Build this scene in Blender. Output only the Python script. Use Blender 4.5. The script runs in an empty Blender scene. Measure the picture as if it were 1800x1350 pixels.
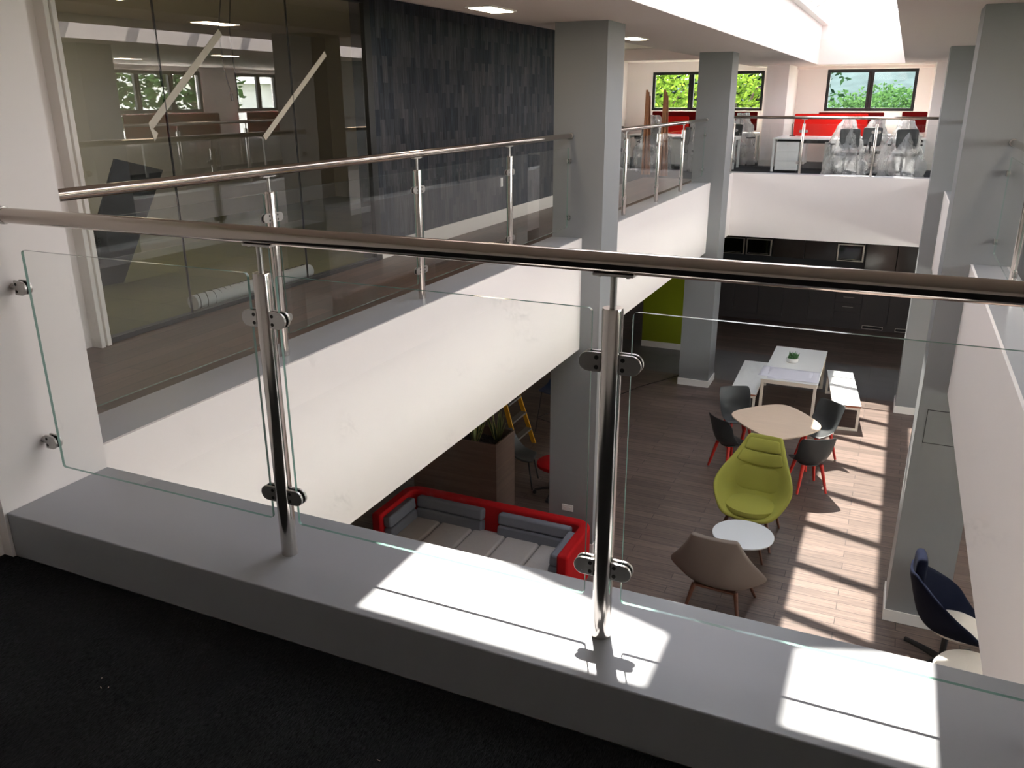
import bpy, bmesh, math, random
from mathutils import Vector, Matrix, Euler, noise

random.seed(7)
PI = math.pi
SC = bpy.context.scene
COL = SC.collection

def lin(v):
    v /= 255.0
    return v / 12.92 if v <= 0.04045 else ((v + 0.055) / 1.055) ** 2.4
def rgb(r, g, b): return (lin(r), lin(g), lin(b), 1.0)

# ------------------------------------------------------------------ camera, sky, sun, exposure
CAM_Z = 5.31
cam_data = bpy.data.cameras.new('camera')
cam = bpy.data.objects.new('camera', cam_data); COL.objects.link(cam)
cam_data.sensor_fit = 'HORIZONTAL'; cam_data.sensor_width = 36.0
cam_data.lens = 1457.9 / 1800.0 * 36.0
cam_data.clip_start = 0.02; cam_data.clip_end = 2000
_p, _y, _r = 0.3322391, 0.4269164, -0.0035844
_f = Vector((-math.sin(_y) * math.cos(_p), math.cos(_y) * math.cos(_p), -math.sin(_p)))
_rt = Vector((math.cos(_y), math.sin(_y), 0)); _up = _rt.cross(_f)
_r2 = _rt * math.cos(_r) + _up * math.sin(_r); _u2 = -_rt * math.sin(_r) + _up * math.cos(_r)
_m = Matrix((_r2, _u2, -_f)).transposed().to_4x4(); _m.translation = Vector((0, 0, CAM_Z))
cam.matrix_world = _m
SC.camera = cam

world = bpy.data.worlds.new('sky'); SC.world = world; world.use_nodes = True
wn = world.node_tree.nodes; wl = world.node_tree.links
wn['Background'].inputs[1].default_value = 1.0
_tc = wn.new('ShaderNodeTexCoord'); _sep = wn.new('ShaderNodeSeparateXYZ'); _rp = wn.new('ShaderNodeValToRGB')
wl.new(_tc.outputs['Generated'], _sep.inputs[0]); wl.new(_sep.outputs['Z'], _rp.inputs[0]); wl.new(_rp.outputs[0], wn['Background'].inputs[0])
_rp.color_ramp.elements[0].position = 0.0; _rp.color_ramp.elements[0].color = (1.0, 0.945, 0.935, 1)
_rp.color_ramp.elements[1].position = 0.9; _rp.color_ramp.elements[1].color = (0.84, 0.88, 1.0, 1)
wn['Background'].inputs[1].default_value = 5.2

sun_d = bpy.data.lights.new('sun', 'SUN'); sun_d.energy = 27.0; sun_d.angle = math.radians(0.53); sun_d.color = (1.0, 0.91, 0.80)
sun = bpy.data.objects.new('sun', sun_d); COL.objects.link(sun)
sun.rotation_euler = Vector((-0.21, 0.475, 1.0)).to_track_quat('Z', 'Y').to_euler()
sun.location = (-3, 8, 20)

SC.view_settings.view_transform = 'Standard'; SC.view_settings.look = 'None'
SC.view_settings.exposure = 1.3; SC.view_settings.gamma = 1.0; SC.view_settings.use_curve_mapping = False
SC.cycles.max_bounces = 16; SC.cycles.diffuse_bounces = 12; SC.cycles.glossy_bounces = 5
SC.cycles.transmission_bounces = 6; SC.cycles.transparent_max_bounces = 40
SC.cycles.caustics_reflective = False; SC.cycles.caustics_refractive = False
SC.cycles.sample_clamp_indirect = 20.0
SC.cycles.use_denoising = True

# skylight opening as a light portal (guides sampling of the sky, gives off no light of its own)
def portal(name, loc, rot, sx, sy):
    d = bpy.data.lights.new(name, 'AREA'); d.shape = 'RECTANGLE'; d.size = sx; d.size_y = sy
    d.cycles.is_portal = True
    o = bpy.data.objects.new(name, d); COL.objects.link(o); o.location = loc; o.rotation_euler = rot
portal('skylight_portal', (-1.16, 12.65, 7.62), (0, 0, 0), 1.95, 19.7)
for _y0, _y1, _z0, _z1 in ((1.2, 4.7, 4.4, 5.93), (5.2, 12.4, 4.4, 5.93), (13.65, 16.55, 5.0, 5.93), (17.75, 19.35, 5.0, 5.93), (4.0, 9.0, .9, 2.35), (10.0, 15.0, .9, 2.35)):
    portal('window_portal', (6.12, (_y0 + _y1) / 2, (_z0 + _z1) / 2), (0, PI / 2, 0), _z1 - _z0, _y1 - _y0)
portal('window_portal', (-9.1, 15.5, 5.4), (0, -PI / 2, 0), 1.2, 4.5)
portal('window_portal', (-5.07, 24.1, 5.46), (-PI / 2, 0, 0), 3.02, 1.0)

# ------------------------------------------------------------------ materials
class NT:
    def __init__(s, name):
        s.m = bpy.data.materials.new(name); s.m.use_nodes = True
        s.n = s.m.node_tree.nodes; s.l = s.m.node_tree.links
        s.b = s.n['Principled BSDF']; s.o = s.n['Material Output']
    def new(s, t, **kw):
        n = s.n.new(t)
        for k, v in kw.items(): setattr(n, k, v)
        return n
    def link(s, a, b): s.l.new(a, b)

def plain(name, c, rough=0.6, metal=0.0, var=0.04, scale=6.0, bump=0.0, bscale=200.0, spec=0.5, coat=0.0, sheen=0.0):
    t = NT(name)
    b = t.b
    b.inputs['Roughness'].default_value = rough; b.inputs['Metallic'].default_value = metal
    b.inputs['Specular IOR Level'].default_value = spec
    if coat: b.inputs['Coat Weight'].default_value = coat; b.inputs['Coat Roughness'].default_value = 0.1
    if sheen: b.inputs['Sheen Weight'].default_value = sheen
    tc = t.new('ShaderNodeTexCoord')
    nz = t.new('ShaderNodeTexNoise'); nz.inputs['Scale'].default_value = scale; nz.inputs['Detail'].default_value = 5
    t.link(tc.outputs['Object'], nz.inputs['Vector'])
    mx = t.new('ShaderNodeMixRGB'); mx.inputs[1].default_value = tuple(x * (1 - var) for x in c[:3]) + (1,)
    mx.inputs[2].default_value = tuple(min(1, x * (1 + var)) for x in c[:3]) + (1,)
    t.link(nz.outputs[0], mx.inputs[0]); t.link(mx.outputs[0], b.inputs['Base Color'])
    if bump:
        n2 = t.new('ShaderNodeTexNoise'); n2.inputs['Scale'].default_value = bscale; n2.inputs['Detail'].default_value = 3
        t.link(tc.outputs['Object'], n2.inputs['Vector'])
        bp = t.new('ShaderNodeBump'); bp.inputs['Strength'].default_value = bump; bp.inputs['Distance'].default_value = 0.004
        t.link(n2.outputs[0], bp.inputs['Height']); t.link(bp.outputs[0], b.inputs['Normal'])
    return t.m

def fabric(name, c, weave=900.0, var=0.18, melange=260.0, rough=0.95):
    t = NT(name); b = t.b; b.inputs['Roughness'].default_value = rough; b.inputs['Specular IOR Level'].default_value = 0.15
    tc = t.new('ShaderNodeTexCoord')
    nz = t.new('ShaderNodeTexNoise'); nz.inputs['Scale'].default_value = melange; nz.inputs['Detail'].default_value = 4
    t.link(tc.outputs['Object'], nz.inputs['Vector'])
    rp = t.new('ShaderNodeMapRange'); rp.inputs[1].default_value = 0.3; rp.inputs[2].default_value = 0.7
    t.link(nz.outputs[0], rp.inputs[0])
    mx = t.new('ShaderNodeMixRGB'); mx.inputs[1].default_value = tuple(x * (1 - var) for x in c[:3]) + (1,)
    mx.inputs[2].default_value = tuple(min(1, x * (1 + var)) for x in c[:3]) + (1,)
    t.link(rp.outputs[0], mx.inputs[0]); t.link(mx.outputs[0], b.inputs['Base Color'])
    n2 = t.new('ShaderNodeTexNoise'); n2.inputs['Scale'].default_value = weave
    t.link(tc.outputs['Object'], n2.inputs['Vector'])
    bp = t.new('ShaderNodeBump'); bp.inputs['Strength'].default_value = 0.25; bp.inputs['Distance'].default_value = 0.002
    t.link(n2.outputs[0], bp.inputs['Height']); t.link(bp.outputs[0], b.inputs['Normal'])
    return t.m

def bricky(name, c1, c2, cm, axes, bw, bh, mortar, rough=0.45, grain=None, gamt=0.35, bias=0.0, bump=0.15, spec=0.4, offset=0.5, tone=0.25):
    """planks / tiles: axes = which world axes run along and across the brick rows"""
    t = NT(name); b = t.b; b.inputs['Roughness'].default_value = rough; b.inputs['Specular IOR Level'].default_value = spec
    geo = t.new('ShaderNodeNewGeometry'); sp = t.new('ShaderNodeSeparateXYZ'); cb = t.new('ShaderNodeCombineXYZ')
    t.link(geo.outputs['Position'], sp.inputs[0])
    t.link(sp.outputs['XYZ'.index(axes[0])], cb.inputs[0]); t.link(sp.outputs['XYZ'.index(axes[1])], cb.inputs[1])
    bk = t.new('ShaderNodeTexBrick'); bk.offset = offset; bk.offset_frequency = 2
    t.link(cb.outputs[0], bk.inputs['Vector'])
    bk.inputs['Color1'].default_value = c1; bk.inputs['Color2'].default_value = c2; bk.inputs['Mortar'].default_value = cm
    bk.inputs['Scale'].default_value = 1.0; bk.inputs['Mortar Size'].default_value = mortar; bk.inputs['Mortar Smooth'].default_value = 0.1
    bk.inputs['Bias'].default_value = bias; bk.inputs['Brick Width'].default_value = bw; bk.inputs['Row Height'].default_value = bh
    outc = bk.outputs['Color']
    if grain:
        mp = t.new('ShaderNodeMapping'); mp.inputs['Scale'].default_value = (grain[0], grain[1], 1)
        t.link(cb.outputs[0], mp.inputs['Vector'])
        # shift the grain from plank to plank
        ad = t.new('ShaderNodeMixRGB', blend_type='ADD'); ad.inputs[0].default_value = 1.0
        sc = t.new('ShaderNodeMixRGB', blend_type='MULTIPLY'); sc.inputs[0].default_value = 1.0; sc.inputs[2].default_value = (90, 90, 90, 1)
        t.link(bk.outputs['Color'], sc.inputs[1]); t.link(mp.outputs[0], ad.inputs[1]); t.link(sc.outputs[0], ad.inputs[2])
        nz = t.new('ShaderNodeTexNoise'); nz.inputs['Scale'].default_value = 1.0; nz.inputs['Detail'].default_value = 6; nz.inputs['Roughness'].default_value = 0.65
        t.link(ad.outputs[0], nz.inputs['Vector'])
        mr = t.new('ShaderNodeMapRange'); mr.inputs[1].default_value = 0.3; mr.inputs[2].default_value = 0.72
        mr.inputs[3].default_value = 1 - gamt; mr.inputs[4].default_value = 1 + gamt * 0.8
        t.link(nz.outputs[0], mr.inputs[0])
        mu = t.new('ShaderNodeMixRGB', blend_type='MULTIPLY'); mu.inputs[0].default_value = 1.0
        t.link(outc, mu.inputs[1]); t.link(mr.outputs[0], mu.inputs[2]); outc = mu.outputs[0]
    t.link(outc, b.inputs['Base Color'])
    bp = t.new('ShaderNodeBump'); bp.inputs['Strength'].default_value = bump; bp.inputs['Distance'].default_value = 0.003; bp.invert = True
    t.link(bk.outputs['Fac'], bp.inputs['Height']); t.link(bp.outputs[0], b.inputs['Normal'])
    return t.m

def steel(name, c=(0.60, 0.56, 0.53, 1), rough=0.22, along='Z'):
    t = NT(name); b = t.b; b.inputs['Metallic'].default_value = 1.0
    tc = t.new('ShaderNodeTexCoord'); mp = t.new('ShaderNodeMapping')
    mp.inputs['Scale'].default_value = {'Z': (400, 400, 3), 'X': (3, 400, 400), 'Y': (400, 3, 400), 'N': (60, 60, 60)}[along]
    nz = t.new('ShaderNodeTexNoise'); nz.inputs['Scale'].default_value = 1.0; nz.inputs['Detail'].default_value = 3
    t.link(tc.outputs['Object'], mp.inputs[0]); t.link(mp.outputs[0], nz.inputs['Vector'])
    mr = t.new('ShaderNodeMapRange'); mr.inputs[3].default_value = rough * 0.75; mr.inputs[4].default_value = rough * 1.3
    t.link(nz.outputs[0], mr.inputs[0]); t.link(mr.outputs[0], b.inputs['Roughness'])
    b.inputs['Base Color'].default_value = c
    return t.m

def glass(name, tint=(0.93, 0.97, 0.95, 1), ior=1.5, haze=0.0, smudge=0.0, refl_rough=0.0):
    """thin clear sheet: tinted transparency with a mirror coat by Fresnel; optional dust and finger marks"""
    t = NT(name); t.n.remove(t.b)
    tr = t.new('ShaderNodeBsdfTransparent'); tr.inputs[0].default_value = tint
    gl = t.new('ShaderNodeBsdfGlossy'); gl.inputs['Roughness'].default_value = refl_rough; gl.inputs[0].default_value = (1, 1, 1, 1)
    fr = t.new('ShaderNodeFresnel'); fr.inputs[0].default_value = ior
    # a sheet's two faces are both real: use the outside index on the way in and out
    geo = t.new('ShaderNodeNewGeometry')
    mi = t.new('ShaderNodeMix'); mi.data_type = 'FLOAT'
    t.link(geo.outputs['Backfacing'], mi.inputs[0]); mi.inputs[2].default_value = ior; mi.inputs[3].default_value = 1.0
    t.link(mi.outputs[0], fr.inputs[0])
    mx = t.new('ShaderNodeMixShader'); t.link(fr.outputs[0], mx.inputs[0]); t.link(tr.outputs[0], mx.inputs[1]); t.link(gl.outputs[0], mx.inputs[2])
    out = mx.outputs[0]
    if haze or smudge:
        df = t.new('ShaderNodeBsdfDiffuse'); df.inputs[0].default_value = (0.8, 0.8, 0.8, 1)
        tc = t.new('ShaderNodeTexCoord')
        n1 = t.new('ShaderNodeTexNoise'); n1.inputs['Scale'].default_value = 5.0; n1.inputs['Detail'].default_value = 3
        n2 = t.new('ShaderNodeTexNoise'); n2.inputs['Scale'].default_value = 42.0; n2.inputs['Detail'].default_value = 6; n2.inputs['Distortion'].default_value = 1.5
        t.link(tc.outputs['Object'], n1.inputs['Vector']); t.link(tc.outputs['Object'], n2.inputs['Vector'])
        r1 = t.new('ShaderNodeMapRange'); r1.inputs[1].default_value = 0.56; r1.inputs[2].default_value = 0.68
        r2 = t.new('ShaderNodeMapRange'); r2.inputs[1].default_value = 0.5; r2.inputs[2].default_value = 0.66
        t.link(n1.outputs[0], r1.inputs[0]); t.link(n2.outputs[0], r2.inputs[0])
        mu = t.new('ShaderNodeMath', operation='MULTIPLY'); t.link(r1.outputs[0], mu.inputs[0]); t.link(r2.outputs[0], mu.inputs[1])
        ma = t.new('ShaderNodeMath', operation='MULTIPLY_ADD'); t.link(mu.outputs[0], ma.inputs[0]); ma.inputs[1].default_value = smudge; ma.inputs[2].default_value = haze
        m2 = t.new('ShaderNodeMixShader'); t.link(ma.outputs[0], m2.inputs[0]); t.link(out, m2.inputs[1]); t.link(df.outputs[0], m2.inputs[2])
        out = m2.outputs[0]
    t.link(out, t.o.inputs[0])
    return t.m

def emis(name, c, s):
    t = NT(name); t.b.inputs['Emission Color'].default_value = c; t.b.inputs['Emission Strength'].default_value = s
    t.b.inputs['Base Color'].default_value = c
    return t.m

M = {}
M['white_wall'] = plain('white painted plaster', rgb(238, 232, 229), 0.7, var=0.015, scale=1.5, bump=0.04, bscale=300, spec=0.25)
M['white_trim'] = plain('white satin trim paint', rgb(232, 229, 224), 0.35, var=0.01)
M['ceiling'] = plain('white ceiling paint', rgb(238, 228, 222), 0.85, var=0.01, spec=0.1)
M['grey_paint'] = plain('mid grey wall paint', rgb(138, 140, 141), 0.55, var=0.03, scale=2.0, bump=0.05, bscale=250, spec=0.3)
M['kerb_paint'] = plain('grey kerb paint', rgb(155, 156, 160), 0.36, var=0.04, scale=3.0, bump=0.05, bscale=120, spec=0.4)
M['black_frame'] = plain('black powder coat', rgb(26, 27, 29), 0.4, var=0.05)
M['green_paint'] = plain('olive green wall paint', rgb(128, 140, 22), 0.7, var=0.03, spec=0.2)
M['steel'] = steel('brushed stainless steel upright', rough=0.14, along='Z')
M['rail_x'] = steel('brushed stainless rail across', (0.46, 0.40, 0.36, 1), rough=0.09, along='X')
M['rail_y'] = steel('brushed stainless rail along', (0.50, 0.44, 0.40, 1), rough=0.09, along='Y')
M['cast_steel'] = steel('satin cast steel', (0.50, 0.48, 0.46, 1), 0.3, 'N')
M['dark_screw'] = plain('dark socket screw', rgb(60, 57, 54), 0.35, metal=0.9)
M['rubber'] = plain('black rubber gasket', rgb(20, 20, 20), 0.7)
M['glass'] = glass('clear railing glass', (0.974, 0.981, 0.977, 1), 1.5, haze=0.003, smudge=0.055)
M['glass_edge'] = plain('green polished glass edge', rgb(112, 146, 136), 0.12, spec=0.9, var=0.1, scale=20)
M['office_glass'] = glass('office partition glass', (0.90, 0.92, 0.89, 1), 2.3, haze=0.004)
M['window_glass'] = glass('window glass', (0.95, 0.98, 0.97, 1), 1.45)
M['sky_glass'] = glass('skylight glass', (0.58, 0.59, 0.60, 1), 1.45)
M['wood_floor'] = bricky('dark oak plank floor', rgb(110, 93, 85), rgb(90, 76, 69), rgb(46, 39, 36), 'XY', 1.2, 0.15, 0.004, rough=0.42, grain=(2.2, 38.0), gamt=0.42, spec=0.4)
M['wood_floor_up'] = bricky('brown plank corridor floor', rgb(104, 80, 67), rgb(76, 60, 51), rgb(48, 38, 32), 'YX', 1.2, 0.15, 0.004, rough=0.4, grain=(2.0, 38.0), gamt=0.28, spec=0.4)
M['grey_floor'] = bricky('grey stone-look floor band', rgb(104, 102, 102), rgb(97, 95, 95), rgb(80, 79, 79), 'XY', 0.9, 0.9, 0.003, rough=0.5, grain=(3, 3), gamt=0.12)
M['wood_wall'] = bricky('charcoal vertical wood blocks', rgb(50, 57, 67), rgb(82, 83, 88), rgb(50, 56, 64), 'ZY', 0.26, 0.095, 0.0008, rough=0.75, grain=(3.0, 40.0), gamt=0.55, bump=0.4, spec=0.2, offset=0.37)
M['green_carpet'] = bricky('moss green carpet tiles', rgb(134, 134, 94), rgb(122, 124, 88), rgb(96, 98, 70), 'XY', 1.0, 0.5, 0.004, rough=0.95, spec=0.1, grain=(30, 30), gamt=0.15)
M['dark_carpet'] = bricky('dark grey office carpet', rgb(50, 52, 56), rgb(44, 46, 50), rgb(38, 40, 43), 'XY', 0.5, 0.5, 0.003, rough=0.95, spec=0.1, grain=(60, 60), gamt=0.3)
M['lime'] = fabric('lime green wool', rgb(158, 158, 76), var=.14)
M['taupe'] = fabric('taupe grey wool', rgb(132, 122, 114))
M['red_fabric'] = fabric('red felt upholstery', rgb(172, 20, 24))
M['grey_fabric'] = fabric('mid grey upholstery', rgb(118, 120, 128))
M['pale_fabric'] = fabric('pale grey upholstery', rgb(176, 170, 166))
M['navy'] = fabric('navy blue upholstery', rgb(10, 15, 33))
M['cream_fabric'] = fabric('cream grey upholstery', rgb(206, 200, 190))
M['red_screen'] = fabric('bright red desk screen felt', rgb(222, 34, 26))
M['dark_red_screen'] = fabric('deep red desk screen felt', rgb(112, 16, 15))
M['walnut'] = plain('walnut stained wood', rgb(96, 58, 42), 0.4, var=0.15, scale=14)
M['beech'] = bricky('pale birch table top', rgb(214, 192, 170), rgb(210, 188, 166), rgb(208, 186, 164), 'XY', 4, 4, 0.0, rough=0.35, grain=(3, 40), gamt=0.07, bump=0)
M['oak_planter'] = bricky('brown wood grain laminate', rgb(118, 97, 84), rgb(112, 92, 80), rgb(104, 86, 74), 'XZ', 3, 0.6, 0.002, rough=0.5, grain=(1.2, 26.0), gamt=0.25, bump=0.05)
M['white_lam'] = plain('white laminate', rgb(232, 234, 232), 0.3, var=0.01)
M['white_metal'] = plain('cream white powder coated steel', rgb(222, 212, 198), 0.4, var=0.02)
M['edge_ply'] = plain('brown plywood edge', rgb(160, 92, 62), 0.5, var=0.15, scale=30)
M['chair_plastic'] = plain('charcoal chair plastic', rgb(50, 53, 54), 0.45, var=0.03, spec=0.5)
M['red_leg'] = plain('red lacquered wood', rgb(192, 44, 34), 0.4, var=0.06)
M['table_white'] = plain('white table top lacquer', rgb(216, 222, 228), 0.25, var=0.01)
M['black_plastic'] = plain('black plastic', rgb(24, 24, 26), 0.4, var=0.05)
M['kitchen'] = plain('graphite kitchen front', rgb(66, 62, 62), 0.35, var=0.03)
M['kitchen_gloss'] = plain('gloss brown kitchen front', rgb(62, 54, 50), 0.14, var=0.03, coat=0.5)
M['worktop'] = plain('dark slate worktop', rgb(58, 60, 64), 0.3, var=0.08, scale=40)
M['oven_glass'] = plain('black oven glass', rgb(12, 12, 13), 0.06, spec=0.8)
M['alu'] = steel('brushed aluminium trim', (0.72, 0.68, 0.62, 1), 0.35, 'N')
M['yellow'] = plain('yellow fibreglass', rgb(214, 156, 28), 0.5, var=0.06)
M['alu_step'] = plain('dull aluminium tread', rgb(138, 138, 134), 0.45, metal=0.6)
M['leaf'] = plain('variegated sansevieria leaf', rgb(84, 104, 72), 0.5, var=0.3, scale=30)
M['leaf_edge'] = plain('yellow leaf margin', rgb(206, 204, 130), 0.5, var=0.2, scale=30)
M['pebble'] = plain('dark slate pebbles', rgb(52, 50, 50), 0.5, var=0.4, scale=25)
M['succulent'] = plain('green succulent leaf', rgb(74, 118, 70), 0.5, var=0.3, scale=40)
M['pot'] = plain('white glazed pot', rgb(228, 226, 222), 0.3, var=0.01)
M['paper'] = plain('white plan paper', rgb(212, 212, 222), 0.8, var=0.03, scale=30)
M['tape'] = plain('semi clear masking tape', rgb(206, 200, 186), 0.5, var=0.08, scale=60)
M['timber'] = plain('raw brown timber', rgb(150, 98, 62), 0.6, var=0.25, scale=20)
M['blue_stool'] = plain('dark blue stool shell', rgb(34, 56, 92), 0.4)
M['blue_cloth'] = fabric('pale blue mesh', rgb(130, 146, 170))
M['lamp'] = emis('warm ceiling lamp diffuser', (1.0, 0.82, 0.60, 1), 16.0)
M['brick_out'] = plain('pale roof sheet', rgb(226, 226, 222), 0.7, var=0.05)
M['grass'] = plain('grass ground', rgb(62, 74, 44), 0.95, var=0.35, scale=0.8)
M['bark'] = plain('tree bark', rgb(70, 56, 46), 0.9, var=0.3, scale=12)
M['wire'] = plain('black cable sheath', rgb(22, 20, 20), 0.5)
M['door_dark'] = plain('matt black board', rgb(9, 9, 10), 0.8)

def carpet_mat():
    t = NT('charcoal ribbed carpet'); b = t.b; b.inputs['Roughness'].default_value = 0.98; b.inputs['Specular IOR Level'].default_value = 0.08
    geo = t.new('ShaderNodeNewGeometry'); mp = t.new('ShaderNodeMapping'); mp.inputs['Rotation'].default_value = (0, 0, 0)
    mp.inputs['Scale'].default_value = (420, 60, 60)
    t.link(geo.outputs['Position'], mp.inputs[0])
    nz = t.new('ShaderNodeTexNoise'); nz.inputs['Scale'].default_value = 1.0; nz.inputs['Detail'].default_value = 5; nz.inputs['Roughness'].default_value = 0.7
    t.link(mp.outputs[0], nz.inputs['Vector'])
    n2 = t.new('ShaderNodeTexNoise'); n2.inputs['Scale'].default_value = 5.0; n2.inputs['Detail'].default_value = 6
    t.link(geo.outputs['Position'], n2.inputs['Vector'])
    rp = t.new('ShaderNodeValToRGB'); rp.color_ramp.elements[0].position = 0.35; rp.color_ramp.elements[0].color = rgb(14, 14, 15)
    rp.color_ramp.elements[1].position = 0.72; rp.color_ramp.elements[1].color = rgb(66, 66, 68)
    t.link(nz.outputs[0], rp.inputs[0])
    mu = t.new('ShaderNodeMixRGB', blend_type='MULTIPLY'); mu.inputs[0].default_value = 0.5
    t.link(rp.outputs[0], mu.inputs[1]); t.link(n2.outputs[0], mu.inputs[2]); t.link(mu.outputs[0], b.inputs['Base Color'])
    bp = t.new('ShaderNodeBump'); bp.inputs['Strength'].default_value = 0.7; bp.inputs['Distance'].default_value = 0.003
    t.link(nz.outputs[0], bp.inputs['Height']); t.link(bp.outputs[0], b.inputs['Normal'])
    return t.m
M['carpet'] = carpet_mat()

def plastic_mat():
    t = NT('crumpled clear plastic film'); t.n.remove(t.b)
    tr = t.new('ShaderNodeBsdfTransparent'); tr.inputs[0].default_value = (0.97, 0.97, 0.97, 1)
    gl = t.new('ShaderNodeBsdfGlossy'); gl.inputs['Roughness'].default_value = 0.12
    df = t.new('ShaderNodeBsdfTranslucent'); df.inputs[0].default_value = (0.85, 0.85, 0.86, 1)
    d2 = t.new('ShaderNodeBsdfDiffuse'); d2.inputs[0].default_value = (0.8, 0.8, 0.8, 1)
    lw = t.new('ShaderNodeLayerWeight'); lw.inputs[0].default_value = 0.35
    tc = t.new('ShaderNodeTexCoord'); nz = t.new('ShaderNodeTexNoise'); nz.inputs['Scale'].default_value = 9; nz.inputs['Detail'].default_value = 6; nz.inputs['Distortion'].default_value = 2
    t.link(tc.outputs['Object'], nz.inputs['Vector'])
    bp = t.new('ShaderNodeBump'); bp.inputs['Strength'].default_value = 0.9; bp.inputs['Distance'].default_value = 0.03
    t.link(nz.outputs[0], bp.inputs['Height'])
    for n in (gl, d2, lw): t.link(bp.outputs[0], n.inputs['Normal'])
    a = t.new('ShaderNodeMixShader'); a.inputs[0].default_value = 0.5; t.link(df.outputs[0], a.inputs[1]); t.link(d2.outputs[0], a.inputs[2])
    b_ = t.new('ShaderNodeMixShader'); b_.inputs[0].default_value = 0.34; t.link(tr.outputs[0], b_.inputs[1]); t.link(a.outputs[0], b_.inputs[2])
    c = t.new('ShaderNodeMixShader'); t.link(lw.outputs['Facing'], c.inputs[0]); t.link(b_.outputs[0], c.inputs[1]); t.link(gl.outputs[0], c.inputs[2])
    t.link(c.outputs[0], t.o.inputs[0])
    return t.m
M['film'] = plastic_mat()

def leaf_mat(name, c1, c2):
    t = NT(name); b = t.b; b.inputs['Roughness'].default_value = 0.8; b.inputs['Specular IOR Level'].default_value = 0.0
    oi = t.new('ShaderNodeNewGeometry'); rp = t.new('ShaderNodeMixRGB'); rp.inputs[1].default_value = c1; rp.inputs[2].default_value = c2
    t.link(oi.outputs['Random Per Island'], rp.inputs[0]); t.link(rp.outputs[0], b.inputs['Base Color'])
    tl = t.new('ShaderNodeBsdfTranslucent'); t.link(rp.outputs[0], tl.inputs[0])
    mx = t.new('ShaderNodeMixShader'); mx.inputs[0].default_value = 0.4; t.link(b.outputs[0], mx.inputs[1]); t.link(tl.outputs[0], mx.inputs[2]); t.link(mx.outputs[0], t.o.inputs[0])
    return t.m
M['leaf_lime'] = leaf_mat('bright lime foliage', rgb(52, 78, 20), rgb(104, 126, 44))
M['leaf_mid'] = leaf_mat('mid green foliage', rgb(30, 52, 28), rgb(60, 86, 46))
M['leaf_dark'] = leaf_mat('dark green foliage', rgb(12, 26, 16), rgb(28, 46, 28))
M['leaf_haze'] = plain('distant haze-tinted woodland', rgb(42, 50, 51), 1.0, var=.45, scale=.22, spec=0.0)  # the haze of distance is put into this colour

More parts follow.
